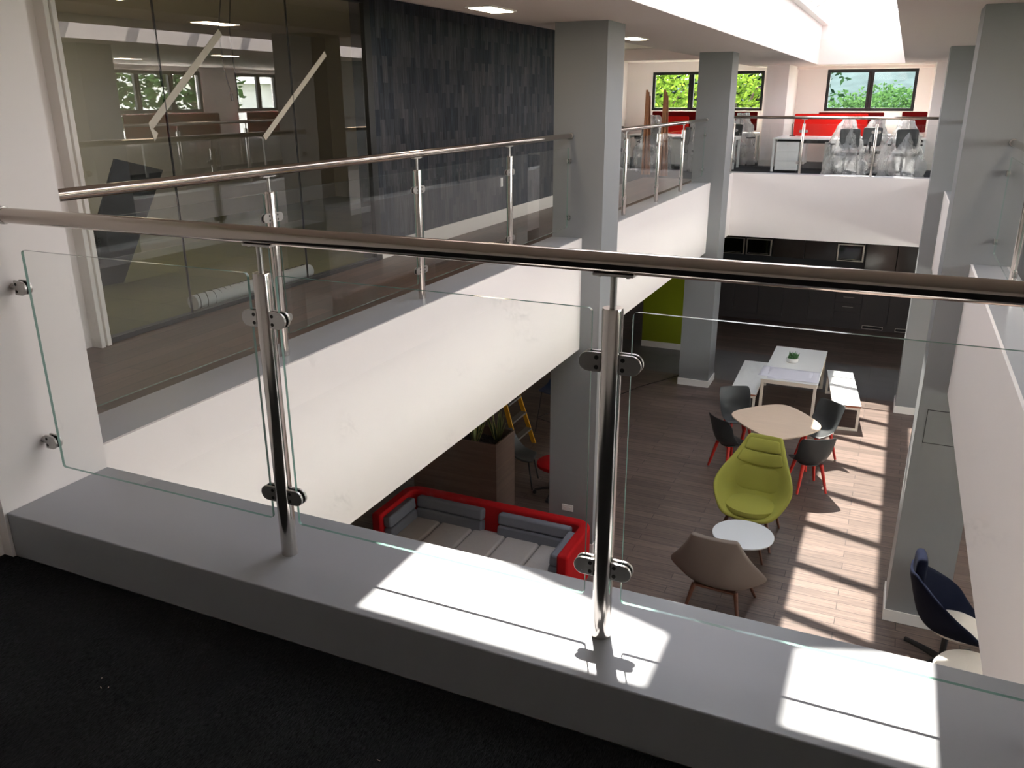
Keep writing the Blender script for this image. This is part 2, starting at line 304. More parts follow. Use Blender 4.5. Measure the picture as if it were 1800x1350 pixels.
# ------------------------------------------------------------------ mesh builder
class MB:
    def __init__(s): s.bm = bmesh.new()
    def _add(s, verts, faces, mi=0):
        vs = [s.bm.verts.new(v) for v in verts]
        for f in faces:
            try:
                fc = s.bm.faces.new([vs[i] for i in f]); fc.material_index = mi
            except ValueError: pass
        return s
    def box(s, x0, x1, y0, y1, z0, z1, mi=0):
        v = [(x0, y0, z0), (x1, y0, z0), (x1, y1, z0), (x0, y1, z0), (x0, y0, z1), (x1, y0, z1), (x1, y1, z1), (x0, y1, z1)]
        return s._add(v, [(0, 3, 2, 1), (4, 5, 6, 7), (0, 1, 5, 4), (1, 2, 6, 5), (2, 3, 7, 6), (3, 0, 4, 7)], mi)
    def cyl(s, p0, p1, r0, r1=None, n=20, caps=True, mi=0):
        r1 = r0 if r1 is None else r1
        p0, p1 = Vector(p0), Vector(p1); d = (p1 - p0).normalized()
        a = d.orthogonal().normalized(); b = d.cross(a)
        v = []
        for p, r in ((p0, r0), (p1, r1)):
            for i in range(n):
                t = 2 * PI * i / n; v.append(p + a * (r * math.cos(t)) + b * (r * math.sin(t)))
        f = [(i, (i + 1) % n, n + (i + 1) % n, n + i) for i in range(n)]
        if caps: f += [tuple(range(n))[::-1], tuple(range(n, 2 * n))]
        return s._add(v, f, mi)
    def tube(s, pts, r, n=10, mi=0):
        pts = [Vector(p) for p in pts]; rings = []
        up = None
        for i, p in enumerate(pts):
            d = (pts[min(i + 1, len(pts) - 1)] - pts[max(i - 1, 0)]).normalized()
            a = d.orthogonal().normalized() if up is None else (up - d * up.dot(d)).normalized()
            up = a; b = d.cross(a); rr = r[i] if isinstance(r, (list, tuple)) else r
            rings.append([p + a * (rr * math.cos(2 * PI * k / n)) + b * (rr * math.sin(2 * PI * k / n)) for k in range(n)])
        v = [q for rg in rings for q in rg]; f = []
        for i in range(len(rings) - 1):
            for k in range(n): f.append((i * n + k, i * n + (k + 1) % n, (i + 1) * n + (k + 1) % n, (i + 1) * n + k))
        f += [tuple(range(n))[::-1], tuple(range((len(rings) - 1) * n, len(rings) * n))]
        return s._add(v, f, mi)
    def lathe(s, prof, c=(0, 0, 0), n=32, mi=0, sx=1, sy=1):
        v = []; f = []
        for r, z in prof:
            for k in range(n): v.append((c[0] + sx * r * math.cos(2 * PI * k / n), c[1] + sy * r * math.sin(2 * PI * k / n), c[2] + z))
        for i in range(len(prof) - 1):
            for k in range(n): f.append((i * n + k, i * n + (k + 1) % n, (i + 1) * n + (k + 1) % n, (i + 1) * n + k))
        f += [tuple(range(n))[::-1], tuple(range((len(prof) - 1) * n, len(prof) * n))]
        return s._add(v, f, mi)
    def prism(s, poly, fn, t0, t1, mi=0, side_mi=None):
        """poly: 2-D outline, fn(u, v, t) -> xyz"""
        n = len(poly); v = [fn(a, b, t0) for a, b in poly] + [fn(a, b, t1) for a, b in poly]
        vs = [s.bm.verts.new(q) for q in v]
        for idx in (tuple(range(n))[::-1], tuple(range(n, 2 * n))):
            s.bm.faces.new([vs[i] for i in idx]).material_index = mi
        for i in range(n):
            s.bm.faces.new([vs[i], vs[(i + 1) % n], vs[n + (i + 1) % n], vs[n + i]]).material_index = mi if side_mi is None else side_mi
        return s
    def grid(s, rows, mi=0):
        nr, nc = len(rows), len(rows[0]); v = [p for r in rows for p in r]
        f = [(i * nc + j, i * nc + j + 1, (i + 1) * nc + j + 1, (i + 1) * nc + j) for i in range(nr - 1) for j in range(nc - 1)]
        return s._add(v, f, mi)
    def build(s, name, mats, parent=None, smooth=False, bevel=0, seg=2, subsurf=0, solid=0, loc=None, rot=None, offset=-1, fixn=True):
        if fixn: bmesh.ops.recalc_face_normals(s.bm, faces=s.bm.faces)
        me = bpy.data.meshes.new(name); s.bm.to_mesh(me); s.bm.free()
        mats = mats if isinstance(mats, (list, tuple)) else [mats]
        for m_ in mats: me.materials.append(M[m_] if isinstance(m_, str) else m_)
        o = bpy.data.objects.new(name, me); COL.objects.link(o)
        if smooth:
            for p in me.polygons: p.use_smooth = True
        if solid:
            md = o.modifiers.new('thick', 'SOLIDIFY'); md.thickness = solid; md.offset = offset
        if bevel:
            md = o.modifiers.new('edge', 'BEVEL'); md.width = bevel; md.segments = seg; md.limit_method = 'ANGLE'; md.angle_limit = math.radians(40)
            if smooth: md.harden_normals = True
        if subsurf:
            md = o.modifiers.new('soft', 'SUBSURF'); md.levels = subsurf; md.render_levels = subsurf
        if smooth and not subsurf:
            me.set_sharp_from_angle(angle=math.radians(40))
        if parent: o.parent = parent
        if loc is not None: o.location = loc
        if rot is not None: o.rotation_euler = rot
        return o

def tag(o, label=None, cat=None, group=None, kind=None):
    for k, v in (('label', label), ('category', cat), ('group', group), ('kind', kind)):
        if v: o[k] = v
    return o
def empty(name, loc=(0, 0, 0), rz=0, label=None, cat=None, group=None):
    o = bpy.data.objects.new(name, None); COL.objects.link(o); o.location = loc; o.rotation_euler = (0, 0, rz)
    o.empty_display_size = 0.1
    return tag(o, label, cat, group)
def struct(name, mb, mat, label=None, **kw):
    o = mb.build(name, mat, **kw); o['kind'] = 'structure'
    if label: o['label'] = label
    return o
def dup(root, loc, rz, label, group=None):
    r = root.copy(); COL.objects.link(r); r.location = loc; r.rotation_euler = (0, 0, rz); r['label'] = label
    if group: r['group'] = group
    for ch in list(root.children):
        c = ch.copy(); COL.objects.link(c); c.parent = r
        for g in list(ch.children):
            d = g.copy(); COL.objects.link(d); d.parent = c
    return r
def rrect(x0, x1, y0, y1, r, n=5):
    pts = []
    for cx, cy, a0 in ((x1 - r, y1 - r, 0), (x0 + r, y1 - r, 90), (x0 + r, y0 + r, 180), (x1 - r, y0 + r, 270)):
        for i in range(n + 1):
            a = math.radians(a0 + 90 * i / n); pts.append((cx + r * math.cos(a), cy + r * math.sin(a)))
    return pts

# ------------------------------------------------------------------ main dimensions (metres)
UF, KT, RZ, CZ, FB = 3.68, 3.86, 4.93, 6.04, 2.60
LX, RX = -3.055, 0.705            # atrium faces
LK, RK = -3.40, 1.05              # inner edges of the side kerbs
COLS_L, COLS_R = (-3.40, -2.83), (0.48, 1.05)
CY = ((8.57, 9.14), (15.34, 15.91))
FY = 17.55

# ================================================================== ground storey shell
struct('floor', MB().box(-9, 6, -3, 15.95, -0.12, 0).box(-9, 6, 18.0, 22.5, -0.12, 0), 'wood_floor')
struct('floor_grey_strip', MB().box(-9, 6, 15.95, 18.0, -0.12, 0), 'grey_floor')
struct('wall_left_ground', MB().box(-9.2, -9, -3, 22.5, 0, FB), 'white_wall')

struct('wall_near_ground', MB().box(-9.2, 6.2, -3.2, -3, 0, FB), 'white_wall')
struct('wall_back_ground', MB().box(-9.2, 6.2, 22.5, 22.7, 0, FB), 'white_wall')
struct('wall_green', MB().box(-4.80, -3.2, 17.64, 17.80, 0, FB), 'green_paint')
struct('baseboard_green', MB().box(-4.80, -3.2, 17.615, 17.64, 0, 0.13), 'white_trim')

# upper floor slabs: solid from the ground storey's ceiling to the upper floor
struct('floor_upper_left', MB().box(-5.0, LK, 1.73, 17.9, UF - 0.06, UF), 'wood_floor_up')
struct('floor_upper_office_left', MB().box(-9.2, -5.0, 12.5, 24, UF - 0.06, UF).box(-5.0, -3.4, 17.9, 24, UF - 0.06, UF), 'dark_carpet')
struct('floor_upper_back', MB().box(-3.4, 6.2, 17.9, 24, UF - 0.06, UF).box(RK, 6.2, 1.73, 17.9, UF - 0.06, UF), 'dark_carpet')
struct('floor_green_room', MB().box(-9.2, -5.0, 1.73, 12.5, UF - 0.06, UF), 'green_carpet')
struct('floor_near', MB().box(-3.4, 6.2, -3, 1.73, UF - 0.06, UF), 'carpet')
struct('ceiling_ground_left', MB().box(-9.2, LX - 0.02, -3, 24, FB, UF - 0.06), 'ceiling')
struct('ceiling_ground_right', MB().box(RX + 0.02, 6.2, -3, 24, FB, UF - 0.06), 'ceiling')
struct('ceiling_ground_near', MB().box(LX - 0.02, RX + 0.02, -3, 2.16, FB, UF - 0.06), 'ceiling')
struct('ceiling_ground_back', MB().box(LX - 0.02, RX + 0.02, FY + 0.02, 24, FB, UF - 0.06), 'ceiling')

# white parapet faces round the void
def seg_y(skip, y0, y1):
    out = []; a = y0
    for s0, s1 in skip:
        if s0 > a: out.append((a, min(s0, y1)))
        a = s1
    if a < y1: out.append((a, y1))
    return out
mbl = MB(); mbr = MB(); kl = MB(); kr = MB()
for a, b in seg_y(CY, 2.18, FY):
    mbl.box(LX - 0.02, LX, a, b, FB, KT); mbr.box(RX, RX + 0.02, a, b, FB, KT)
    kl.box(LK, LX - 0.02, a, b, UF, KT - 0.001); kr.box(RX + 0.02, RK, a, b, UF, KT - 0.001)
struct('wall_parapet_left', mbl, 'white_wall'); struct('wall_parapet_right', mbr, 'white_wall')
struct('kerb_left', kl, 'kerb_paint'); struct('kerb_right', kr, 'kerb_paint')
struct('wall_parapet_back', MB().box(LX - 0.02, RX + 0.02, FY, FY + 0.02, FB, KT), 'white_wall')
struct('kerb_back', MB().box(LK, RK, FY + 0.02, FY + 0.35, UF, KT - 0.001), 'kerb_paint')
struct('wall_parapet_near', MB().box(LX - 0.02, RX + 0.02, 2.16, 2.18, FB, UF), 'white_wall')
struct('kerb_near', MB().box(-2.85, 4.0, 1.73, 2.18, UF - 0.0, KT), 'kerb_paint', bevel=0.004, seg=2)

# grey columns through both storeys, with white skirting at the ground
n = 0
for (x0, x1) in (COLS_L, COLS_R):
    for (y0, y1) in CY:
        c = struct('column', MB().box(x0, x1, y0, y1, 0, CZ), 'grey_paint')
        sk = MB()
        sk.box(x0 - .015, x1 + .015, y0 - .015, y0, 0, .13).box(x0 - .015, x1 + .015, y1, y1 + .015, 0, .13)
        sk.box(x0 - .015, x0, y0, y1, 0, .13).box(x1, x1 + .015, y0, y1, 0, .13)
        struct('baseboard_column', sk, 'white_trim')
c_r1 = MB()
for a, b, z0, z1 in ((0.56, 0.86, 2.415, 2.421), (0.56, 0.86, 2.07, 2.076), (0.56, 0.566, 2.07, 2.42), (0.854, 0.86, 2.07, 2.42)):
    c_r1.box(a, b, 8.5665, 8.5705, z0, z1)
struct('trim_access_panel', c_r1, 'black_frame')

# near left pillar, recessed wall behind it
struct('wall_pillar_near', MB().box(-5.3, -2.85, 1.72, 2.18, UF, 6.30), 'white_wall')
struct('wall_left_near', MB().box(-3.1, -2.90, -3, 1.72, UF, 6.04), 'white_wall')
struct('wall_behind_camera', MB().box(-3.1, 6.2, -3.2, -3, UF, 6.04), 'white_wall')
struct('wall_left_corridor', MB().box(-5.10, -4.955, 2.18, 3.84, UF, 6.26), 'white_wall')
# white moulded architrave where the glazing starts
tr = MB(); tr.box(-5.10, -4.86, 3.84, 3.875, UF, 6.26).box(-5.10, -4.89, 3.875, 3.90, UF, 6.26).box(-5.10, -4.87, 3.90, 3.935, UF, 6.26)
struct('trim_architrave', tr, 'white_trim', bevel=0.004)

# ================================================================== left side of the upper storey
# dark wood block wall with a skirting, its end
struct('wall_wood_blocks', MB().box(-5.15, -4.94, 7.47, 12.45, UF, 6.26), 'wood_wall')
struct('baseboard_left', MB().box(-4.94, -4.925, 7.47, 12.45, UF, UF + 0.17), 'white_trim')
struct('wall_office_end', MB().box(-9.2, -5.15, 12.3, 12.45, UF, 6.26), 'white_wall')
# office partition glazing: black frame and three tall panes
gp = empty('glass_partition', (-4.94, 3.935, UF), 0, 'tall frameless office glazing in a thin black frame beside the dark block wall', 'glass partition')
fr = MB(); fr.box(-.04, .03, 3.43, 3.535, 0, 2.58).box(-.04, .03, 0, 3.43, 0, .035).box(-.04, .03, 0, 3.43, 2.50, 2.58)
fr.build('frame', 'black_frame', gp, bevel=0.003)
for a, b in ((0.004, 0.826), (0.834, 2.288), (2.296, 3.426)):
    MB().box(-.006, .006, a, b, .036, 2.498).build('glass_panel', 'office_glass', gp)
for a in (0.830, 2.292):
    MB().box(-.008, .008, a - .004, a + .004, .036, 2.498).build('joint_strip', 'black_frame', gp)
# strips of tape stuck on the panes
def tape(label, p, q, w, tail=None):
    (y0, z0), (y1, z1) = p, q; d = Vector((y1 - y0, z1 - z0)).normalized(); nrm = Vector((-d.y, d.x)) * (w / 2)
    pts = [Vector((y0, z0)) - nrm, Vector((y1, z1)) - nrm, Vector((y1, z1)) + nrm, Vector((y0, z0)) + nrm]
    mb = MB().prism([tuple(v) for v in pts], lambda a, b, t: (t, a, b), -4.9335, -4.9325)
    if tail: mb.prism(tail, lambda a, b, t: (t, a, b), -4.9335, -4.9325)
    tag(mb.build('masking_tape', 'tape'), label, 'tape', 'strips of tape on the office glazing')
tape('slanted tape strip with a torn hanging end, on the glazing nearer the white architrave', (4.60, 5.125), (5.41, 5.80), 0.055, [(4.585, 5.14), (4.63, 5.10), (4.66, 5.075), (4.62, 5.02)])
tape('slanted tape strip with clean ends, on the glazing nearer the dark block wall', (5.80, 4.995), (6.74, 5.70), 0.05)
# carpet roll in printed film, black board, cables inside the office
rl = empty('carpet_roll', (-5.09, 4.93, UF), 0, 'long wrapped roll lying on the green carpet just inside the office glazing', 'roll')
MB().lathe([(0.03, 0), (0.06, 0), (0.06, 1.48), (0.03, 1.48)], n=28).build('roll', 'paper', rl, smooth=True, loc=(0, 0, .062), rot=(-PI / 2, 0, math.radians(-1)))
rings = MB()
for k in range(19):
    yy = 0.06 + k * 0.076 + random.uniform(-.015, .015); tl = random.uniform(-.5, .5)
    rings.tube([(0.0605 * math.cos(a), yy + tl * .08 * math.cos(a), .062 + 0.0605 * math.sin(a)) for a in [PI * 2 * i / 20 for i in range(21)]], 0.0045, 5)
rings.build('print_bands', 'wire', rl)
bd = MB().prism([(4.98, 3.70), (5.49, 3.685), (6.14, 4.66), (5.60, 4.80)], lambda a, b, t: (t, a, b), -6.52, -6.50)
tag(bd.build('leaning_board', 'door_dark', ), 'tilted black board leaning behind the office glazing', 'board')
for i, dx in enumerate((0, .10)):
    mb = MB(); mb.tube([(-6.2, 6.86 + dx * 1.3, 6.26), (-6.22, 6.80 + dx * 1.5, 5.95), (-6.2, 6.79 + dx * 1.5, 5.6), (-6.2, 6.86 + dx, 5.35 - .03 * i)], 0.006, 8)
    mb.cyl((-6.2, 6.86 + dx, 5.36 - .03 * i), (-6.2, 6.865 + dx, 5.29 - .03 * i), .014)
    tag(mb.build('hanging_cable', 'wire', smooth=True), ('loose black cable hanging behind the office glazing, the bowed one', 'loose black cable hanging behind the office glazing, the straighter one nearer the dark block wall')[i], 'cable', 'loose cables hanging in the office')
tag(MB().box(-4.94, -4.928, 10.49, 10.56, 4.16, 4.28).build('light_switch', 'white_lam', bevel=.003), 'white switch plate low on the dark wood block wall', 'switch')

# tiny shavings left on the carpet
random.seed(31); cr = MB()
for cx_, cy_, nn in ((-1.35, 1.05, 3), (-.95, 1.12, 5), (-.86, 1.30, 4), (-1.05, 1.38, 3), (-.60, 1.25, 3), (-1.9, 1.30, 3)):
    for _ in range(nn):
        x_, y_ = cx_ + random.uniform(-.08, .08), cy_ + random.uniform(-.06, .06); a_ = random.uniform(0, PI); l_ = random.uniform(.003, .010)
        cr.cyl((x_, y_, UF + .002), (x_ + l_ * math.cos(a_), y_ + l_ * math.sin(a_), UF + .0035), .0014, .0008, n=5)
tag(cr.build('crumbs', 'beech'), 'tiny pale shavings scattered on the charcoal carpet', 'crumbs', kind='stuff')

# ================================================================== ceiling, skylight
SKX0, SKX1, SKY0, SKY1, UPZ, RIZ, RIX = -2.12, -0.20, 2.80, 22.5, 6.93, 7.58, -1.16
struct('ceiling_soffit_left', MB().box(-3.75, SKX0, -3, 24, CZ, 6.6), 'ceiling')
struct('ceiling_right', MB().box(SKX1, 6.2, -3, 24, CZ, 6.6), 'ceiling')
struct('ceiling_near', MB().box(SKX0, SKX1, -3, SKY0, CZ, 6.6), 'ceiling')
struct('ceiling_back', MB().box(SKX0, SKX1, SKY1, 24, CZ, 6.6), 'ceiling')
struct('ceiling_left', MB().box(-9.2, -3.75, -3, 13.0, 6.26, 6.6).box(-9.2, -3.75, 13.0, 24, 6.52, 6.8), 'ceiling')
struct('beam', MB().box(-9.0, -3.75, 16.6, 17.0, 6.20, 6.52), 'ceiling')
struct('ceiling_lining_left', MB().box(-9.0, -3.75, 22.6, 24.0, 6.22, 6.52), 'ceiling')
t_ = 0.06
up = MB()
up.box(SKX0 - t_, SKX0, SKY0 - t_, SKY1 + t_, 6.6, UPZ).box(SKX1, SKX1 + t_, SKY0 - t_, SKY1 + t_, 6.6, UPZ)
gpoly = [(SKX0, 6.6), (SKX1, 6.6), (SKX1, UPZ), (RIX, RIZ), (SKX0, UPZ)]
up.prism(gpoly, lambda a, b, t: (a, t, b), SKY0 - t_, SKY0).prism(gpoly, lambda a, b, t: (a, t, b), SKY1, SKY1 + t_)
struct('wall_skylight_upstand', up, 'white_wall')
# skylight
sk = empty('skylight', (RIX, 0, UPZ), 0, 'long pitched glass skylight with white frames over the void', 'skylight')
slope = (RIZ - UPZ) / (RIX - SKX0)
hw = RIX - SKX0
fr = MB()
fr.box(-hw, -hw + .14, SKY0, SKY1, -.02, .10).box(hw - .05, hw, SKY0, SKY1, -.02, .07)
fr.build('eaves_frame', 'white_trim', sk)
MB().box(-.04, .28, SKY0, SKY1, (RIZ - UPZ) - .06, (RIZ - UPZ) + .08).build('ridge_beam', 'white_trim', sk)
k = 0; yb = 11.6 - 8 * 1.105
while yb < SKY1:
    if yb > SKY0 + .05:
        b = MB()
        for sgn in (-1, 1):
            b.prism([(sgn * hw, 0.0), (0, RIZ - UPZ), (0, RIZ - UPZ + .09), (sgn * hw, .09)], lambda a, c, t: (a, t, c), yb - .07, yb + .07)
        b.build('glazing_bar', 'white_trim', sk)
    yb += 1.105
for sgn in (-1, 1):
    g = MB().prism([(sgn * hw, .05), (0, RIZ - UPZ + .05), (0, RIZ - UPZ + .058), (sgn * hw, .058)], lambda a, c, t: (a, t, c), SKY0, SKY1)
    g.build('glass_pane', 'sky_glass', sk)

# recessed warm ceiling lamps
def ceil_lamp(x, y, label, z=CZ):
    e = empty('ceiling_light', (x, y, z), 0, label, 'ceiling light', 'slim warm ceiling lights')
    MB().box(-.125, .125, -.26, .26, -.012, 0).build('housing', 'white_trim', e)
    MB().box(-.10, .10, -.235, .235, -.016, -.0121).build('diffuser', 'lamp', e)
ceil_lamp(-3.39, 7.05, 'slim warm ceiling light over the left walkway, in front of the dark block wall')
ceil_lamp(-3.36, 11.25, 'slim warm ceiling light peeking out behind the first left column')
ceil_lamp(1.25, 7.05, 'slim warm ceiling light over the right walkway, mirrored in the office glazing')
ceil_lamp(1.25, 12.25, 'slim warm ceiling light beyond the right columns, mirrored in the office glazing')
ceil_lamp(3.6, 12.25, 'slim warm ceiling light near the right windows, mirrored in the office glazing')
ceil_lamp(-7.2, 4.0, 'added slim ceiling light brightening the green carpeted office', 6.26)  # no lamp known here; added to brighten the room behind the glazing
ceil_lamp(-7.2, 6.4, 'added slim ceiling light brightening the back of the green carpeted office', 6.26)  # second unseen lamp, added only to light the green carpet

# ================================================================== outer walls with windows
def wall_holes(name, axis, pos, thick, u0, u1, z0, z1, holes, mat='white_wall'):
    """wall of constant x or y with rectangular holes (u0, u1, z0, z1) in one row"""
    mb = MB(); zz0 = min(h[2] for h in holes); zz1 = max(h[3] for h in holes)
    def bx(a, b, c, d):
        if b - a < 1e-4 or d - c < 1e-4: return
        if axis == 'x': mb.box(pos, pos + thick, a, b, c, d)
        else: mb.box(a, b, pos, pos + thick, c, d)
    bx(u0, u1, z0, zz0); bx(u0, u1, zz1, z1); a = u0
    for h in sorted(holes):
        bx(a, h[0], zz0, zz1); a = h[1]
    bx(a, u1, zz0, zz1)
    return struct(name, mb, mat)
WZ0, WZ1 = 4.96, 5.965
wall_holes('wall_back', 'y', 24.0, 0.2, -9.2, 6.4, UF, 6.8, [(-6.58, -3.56, WZ0, WZ1), (-2.0, 0.12, WZ0, WZ1), (2.2, 4.6, WZ0, WZ1)])
wall_holes('wall_right', 'x', 6.0, 0.2, -3.2, 24.0, UF, 6.6, [(13.65, 16.55, 5.0, 5.93), (17.75, 19.35, 5.0, 5.93), (20.4, 22.6, 5.0, 5.93), (1.2, 4.7, 4.4, 5.93), (5.2, 12.4, 4.4, 5.93)])
wall_holes('wall_right_ground', 'x', 6.0, 0.2, -3.2, 22.7, 0, FB, [(4.0, 9.0, .9, 2.35), (10.0, 15.0, .9, 2.35)])
wall_holes('wall_office_back', 'x', -9.2, 0.2, 2.18, 24.0, UF, 6.8, [(13.25, 17.75, 4.8, 6.0)])
def window(n, axis, pos, u0, u1, z0, z1, panes, label):
    w = empty('window_%d' % n, (0, 0, 0), 0, label, 'window'); w['kind'] = 'structure'
    f = 0.075; mb = MB()
    def bx(m_, a, b, c, d, t0, t1):
        if axis == 'x': m_.box(pos + t0, pos + t1, a, b, c, d)
        else: m_.box(a, b, pos + t0, pos + t1, c, d)
    bx(mb, u0, u1, z0, z0 + f, .02, .09); bx(mb, u0, u1, z1 - f, z1, .02, .09)
    bx(mb, u0, u0 + f, z0 + f, z1 - f, .02, .09); bx(mb, u1 - f, u1, z0 + f, z1 - f, .02, .09)
    for q in panes: bx(mb, q - .07, q - .008, z0 + f, z1 - f, .02, .09); bx(mb, q + .008, q + .07, z0 + f, z1 - f, .02, .09); bx(mb, q - .008, q + .008, z0 + f, z1 - f, .04, .09)
    o = mb.build('window_frame', 'black_frame', w, bevel=.004)
    g = MB(); bx(g, u0 + f, u1 - f, z0 + f, z1 - f, .05, .056); g.build('window_pane', 'window_glass', w)
    s_ = MB(); bx(s_, u0 - .03, u1 + .03, z0 - .035, z0, -.03, .02); s_.build('window_sill', 'white_trim', w)
window(1, 'y', 24.0, -2.0, .12, WZ0, WZ1, (-.95,), 'black framed window in the back wall looking over the hedge and hill')
window(2, 'y', 24.0, -6.58, -3.56, WZ0, WZ1, (-5.50, -4.45), 'black framed window in the back wall filled with bright green leaves')
window(3, 'y', 24.0, 2.2, 4.6, WZ0, WZ1, (3.4,), 'black framed window in the back wall behind the right columns')
window(4, 'x', 6.0, 13.65, 16.55, 5.0, 5.93, (14.6, 15.6), 'three pane window in the right wall, mirrored with tree branches in the office glazing')
window(5, 'x', 6.0, 17.75, 19.35, 5.0, 5.93, (18.65,), 'two pane window in the right wall, mirrored bright in the office glazing')
window(6, 'x', 6.0, 20.4, 22.6, 5.0, 5.93, (21.5,), 'far window of the right wall')
window(8, 'x', 6.0, 1.2, 4.7, 4.4, 5.93, (2.4, 3.5), 'added long window of the right wall, lighting the near walkway')  # unseen window added so daylight reaches the near pillar and ceiling
window(7, 'x', 6.0, 5.2, 12.4, 4.4, 5.93, (7.6, 10.0), 'added long window of the right wall for fill light, beside the first right column')  # added opening that spreads daylight across the upper ceilings
window(9, 'x', 6.0, 4.0, 9.0, .9, 2.35, (5.7, 7.3), 'added ground floor window in the right wall for fill light, behind the navy armchair')  # unseen opening, added to fill the ground floor with daylight
window(10, 'x', 6.0, 10.0, 15.0, .9, 2.35, (11.7, 13.3), 'added ground floor window in the right wall for fill light, behind the right columns')  # second ground floor opening added to lift the fill on the floor
window(11, 'x', -9.2, 13.25, 17.75, 4.8, 6.0, (14.75, 16.25), 'added office window in the outer left wall, for fill light')  # out of view; added to bring daylight into the far left office
struct('wall_left_near_upper', MB().box(-9.2, -5.3, 1.9, 2.18, UF, 6.6), 'white_wall')
# piers on the window side with skirting
for x0, x1, y0 in ((-3.24, -2.72, 22.1), (0.46, 1.0, 22.1)):
    struct('wall_pier', MB().box(x0, x1, y0, 24.0, UF, CZ), 'white_wall')
    struct('baseboard_pier', MB().box(x0 - .015, x1 + .015, y0 - .015, y0, UF, UF + .15).box(x1, x1 + .015, y0, 24, UF, UF + .15).box(x0 - .015, x0, y0, 24, UF, UF + .15), 'white_trim')
struct('wall_far_left', MB().box(-9.0, -7.32, 18.0, 24.0, UF, 6.52), 'white_wall')
struct('trim_downstand', MB().box(-3.24, 6.0, 23.7, 24.0, 5.975, CZ), 'ceiling')

# ================================================================== balustrades
def post_parts(parent, x, y, along, near=True):
    """upright with a thin neck and a saddle plate under the rail; along: 'X' or 'Y' run direction"""
    z0 = KT - parent.location.z
    px, py = x - parent.location.x, y - parent.location.y
    p = MB().lathe([(.027, 0), (.027, .950), (.0255, .957), (.012, .957)], (px, py, z0), n=28).build('post', 'steel', parent, smooth=True)
    MB().cyl((px, py, z0 + .955), (px, py, z0 + 1.040), .0085, n=16).build('neck', 'cast_steel', p, smooth=True)
    s = MB()
    L, W = (.052, .014) if along == 'X' else (.014, .052)
    s.box(px - L, px + L, py - W, py + W, z0 + 1.037, z0 + 1.044)
    for sg in (-1, 1):
        qx, qy = (px + sg * .036, py) if along == 'X' else (px, py + sg * .036)
        s.cyl((qx, qy, z0 + 1.033), (qx, qy, z0 + 1.038), .006, n=10)
    s.build('saddle_plate', 'cast_steel', p, bevel=.001)
    return p
def clamp(parent, x, y, z, ux, uy):
    """D-shaped glass clamp; (ux, uy) points from its flat root to its round nose"""
    lx, ly, lz = x - parent.location.x, y - parent.location.y, z - parent.location.z
    poly = [(0, -.026), (.032, -.026)]
    poly += [(.032 + .026 * math.cos(a), .026 * math.sin(a)) for a in [math.radians(-75 + 15 * i) for i in range(11)]]
    poly += [(.032, .026), (0, .026)]
    nx, ny = -uy, ux
    fn = lambda a, b, t: (lx + ux * a + nx * t, ly + uy * a + ny * t, lz + b)
    mb = MB()
    mb.prism(poly, fn, -.0145, -.0062).prism(poly, fn, .0062, .0145)
    mb.prism([(-.008, -.020), (.013, -.020), (.013, .020), (-.008, .020)], fn, -.0062, .0062)
    c = mb.build('glass_clamp', 'cast_steel', parent, bevel=.0012)
    for sg in (-1, 1):
        for zz in (-.013, .013):
            MB().cyl(fn(.010, zz, sg * .0143), fn(.010, zz, sg * .0153), .0058, n=14).build('screw', 'dark_screw', c)
    g = MB(); g.prism([(u * .9 + .004 if u > .01 else .014, v * .9) for u, v in poly], fn, -.0061, -.0052).prism([(u * .9 + .004 if u > .01 else .014, v * .9) for u, v in poly], fn, .0052, .0061)
    g.build('gasket', 'rubber', c)
def pane(parent, axis, pos, u0, u1, z0=3.982, z1=4.812):
    ox, oy, oz = parent.location
    poly = rrect(u0, u1, z0, z1, .012, 4)
    fn = (lambda a, b, t: (a - ox, pos + t - oy, b - oz)) if axis == 'X' else (lambda a, b, t: (pos + t - ox, a - oy, b - oz))
    MB().prism(poly, fn, -.005, .005, 0, 1).build('glass_panel', ['glass', 'glass_edge'], parent)
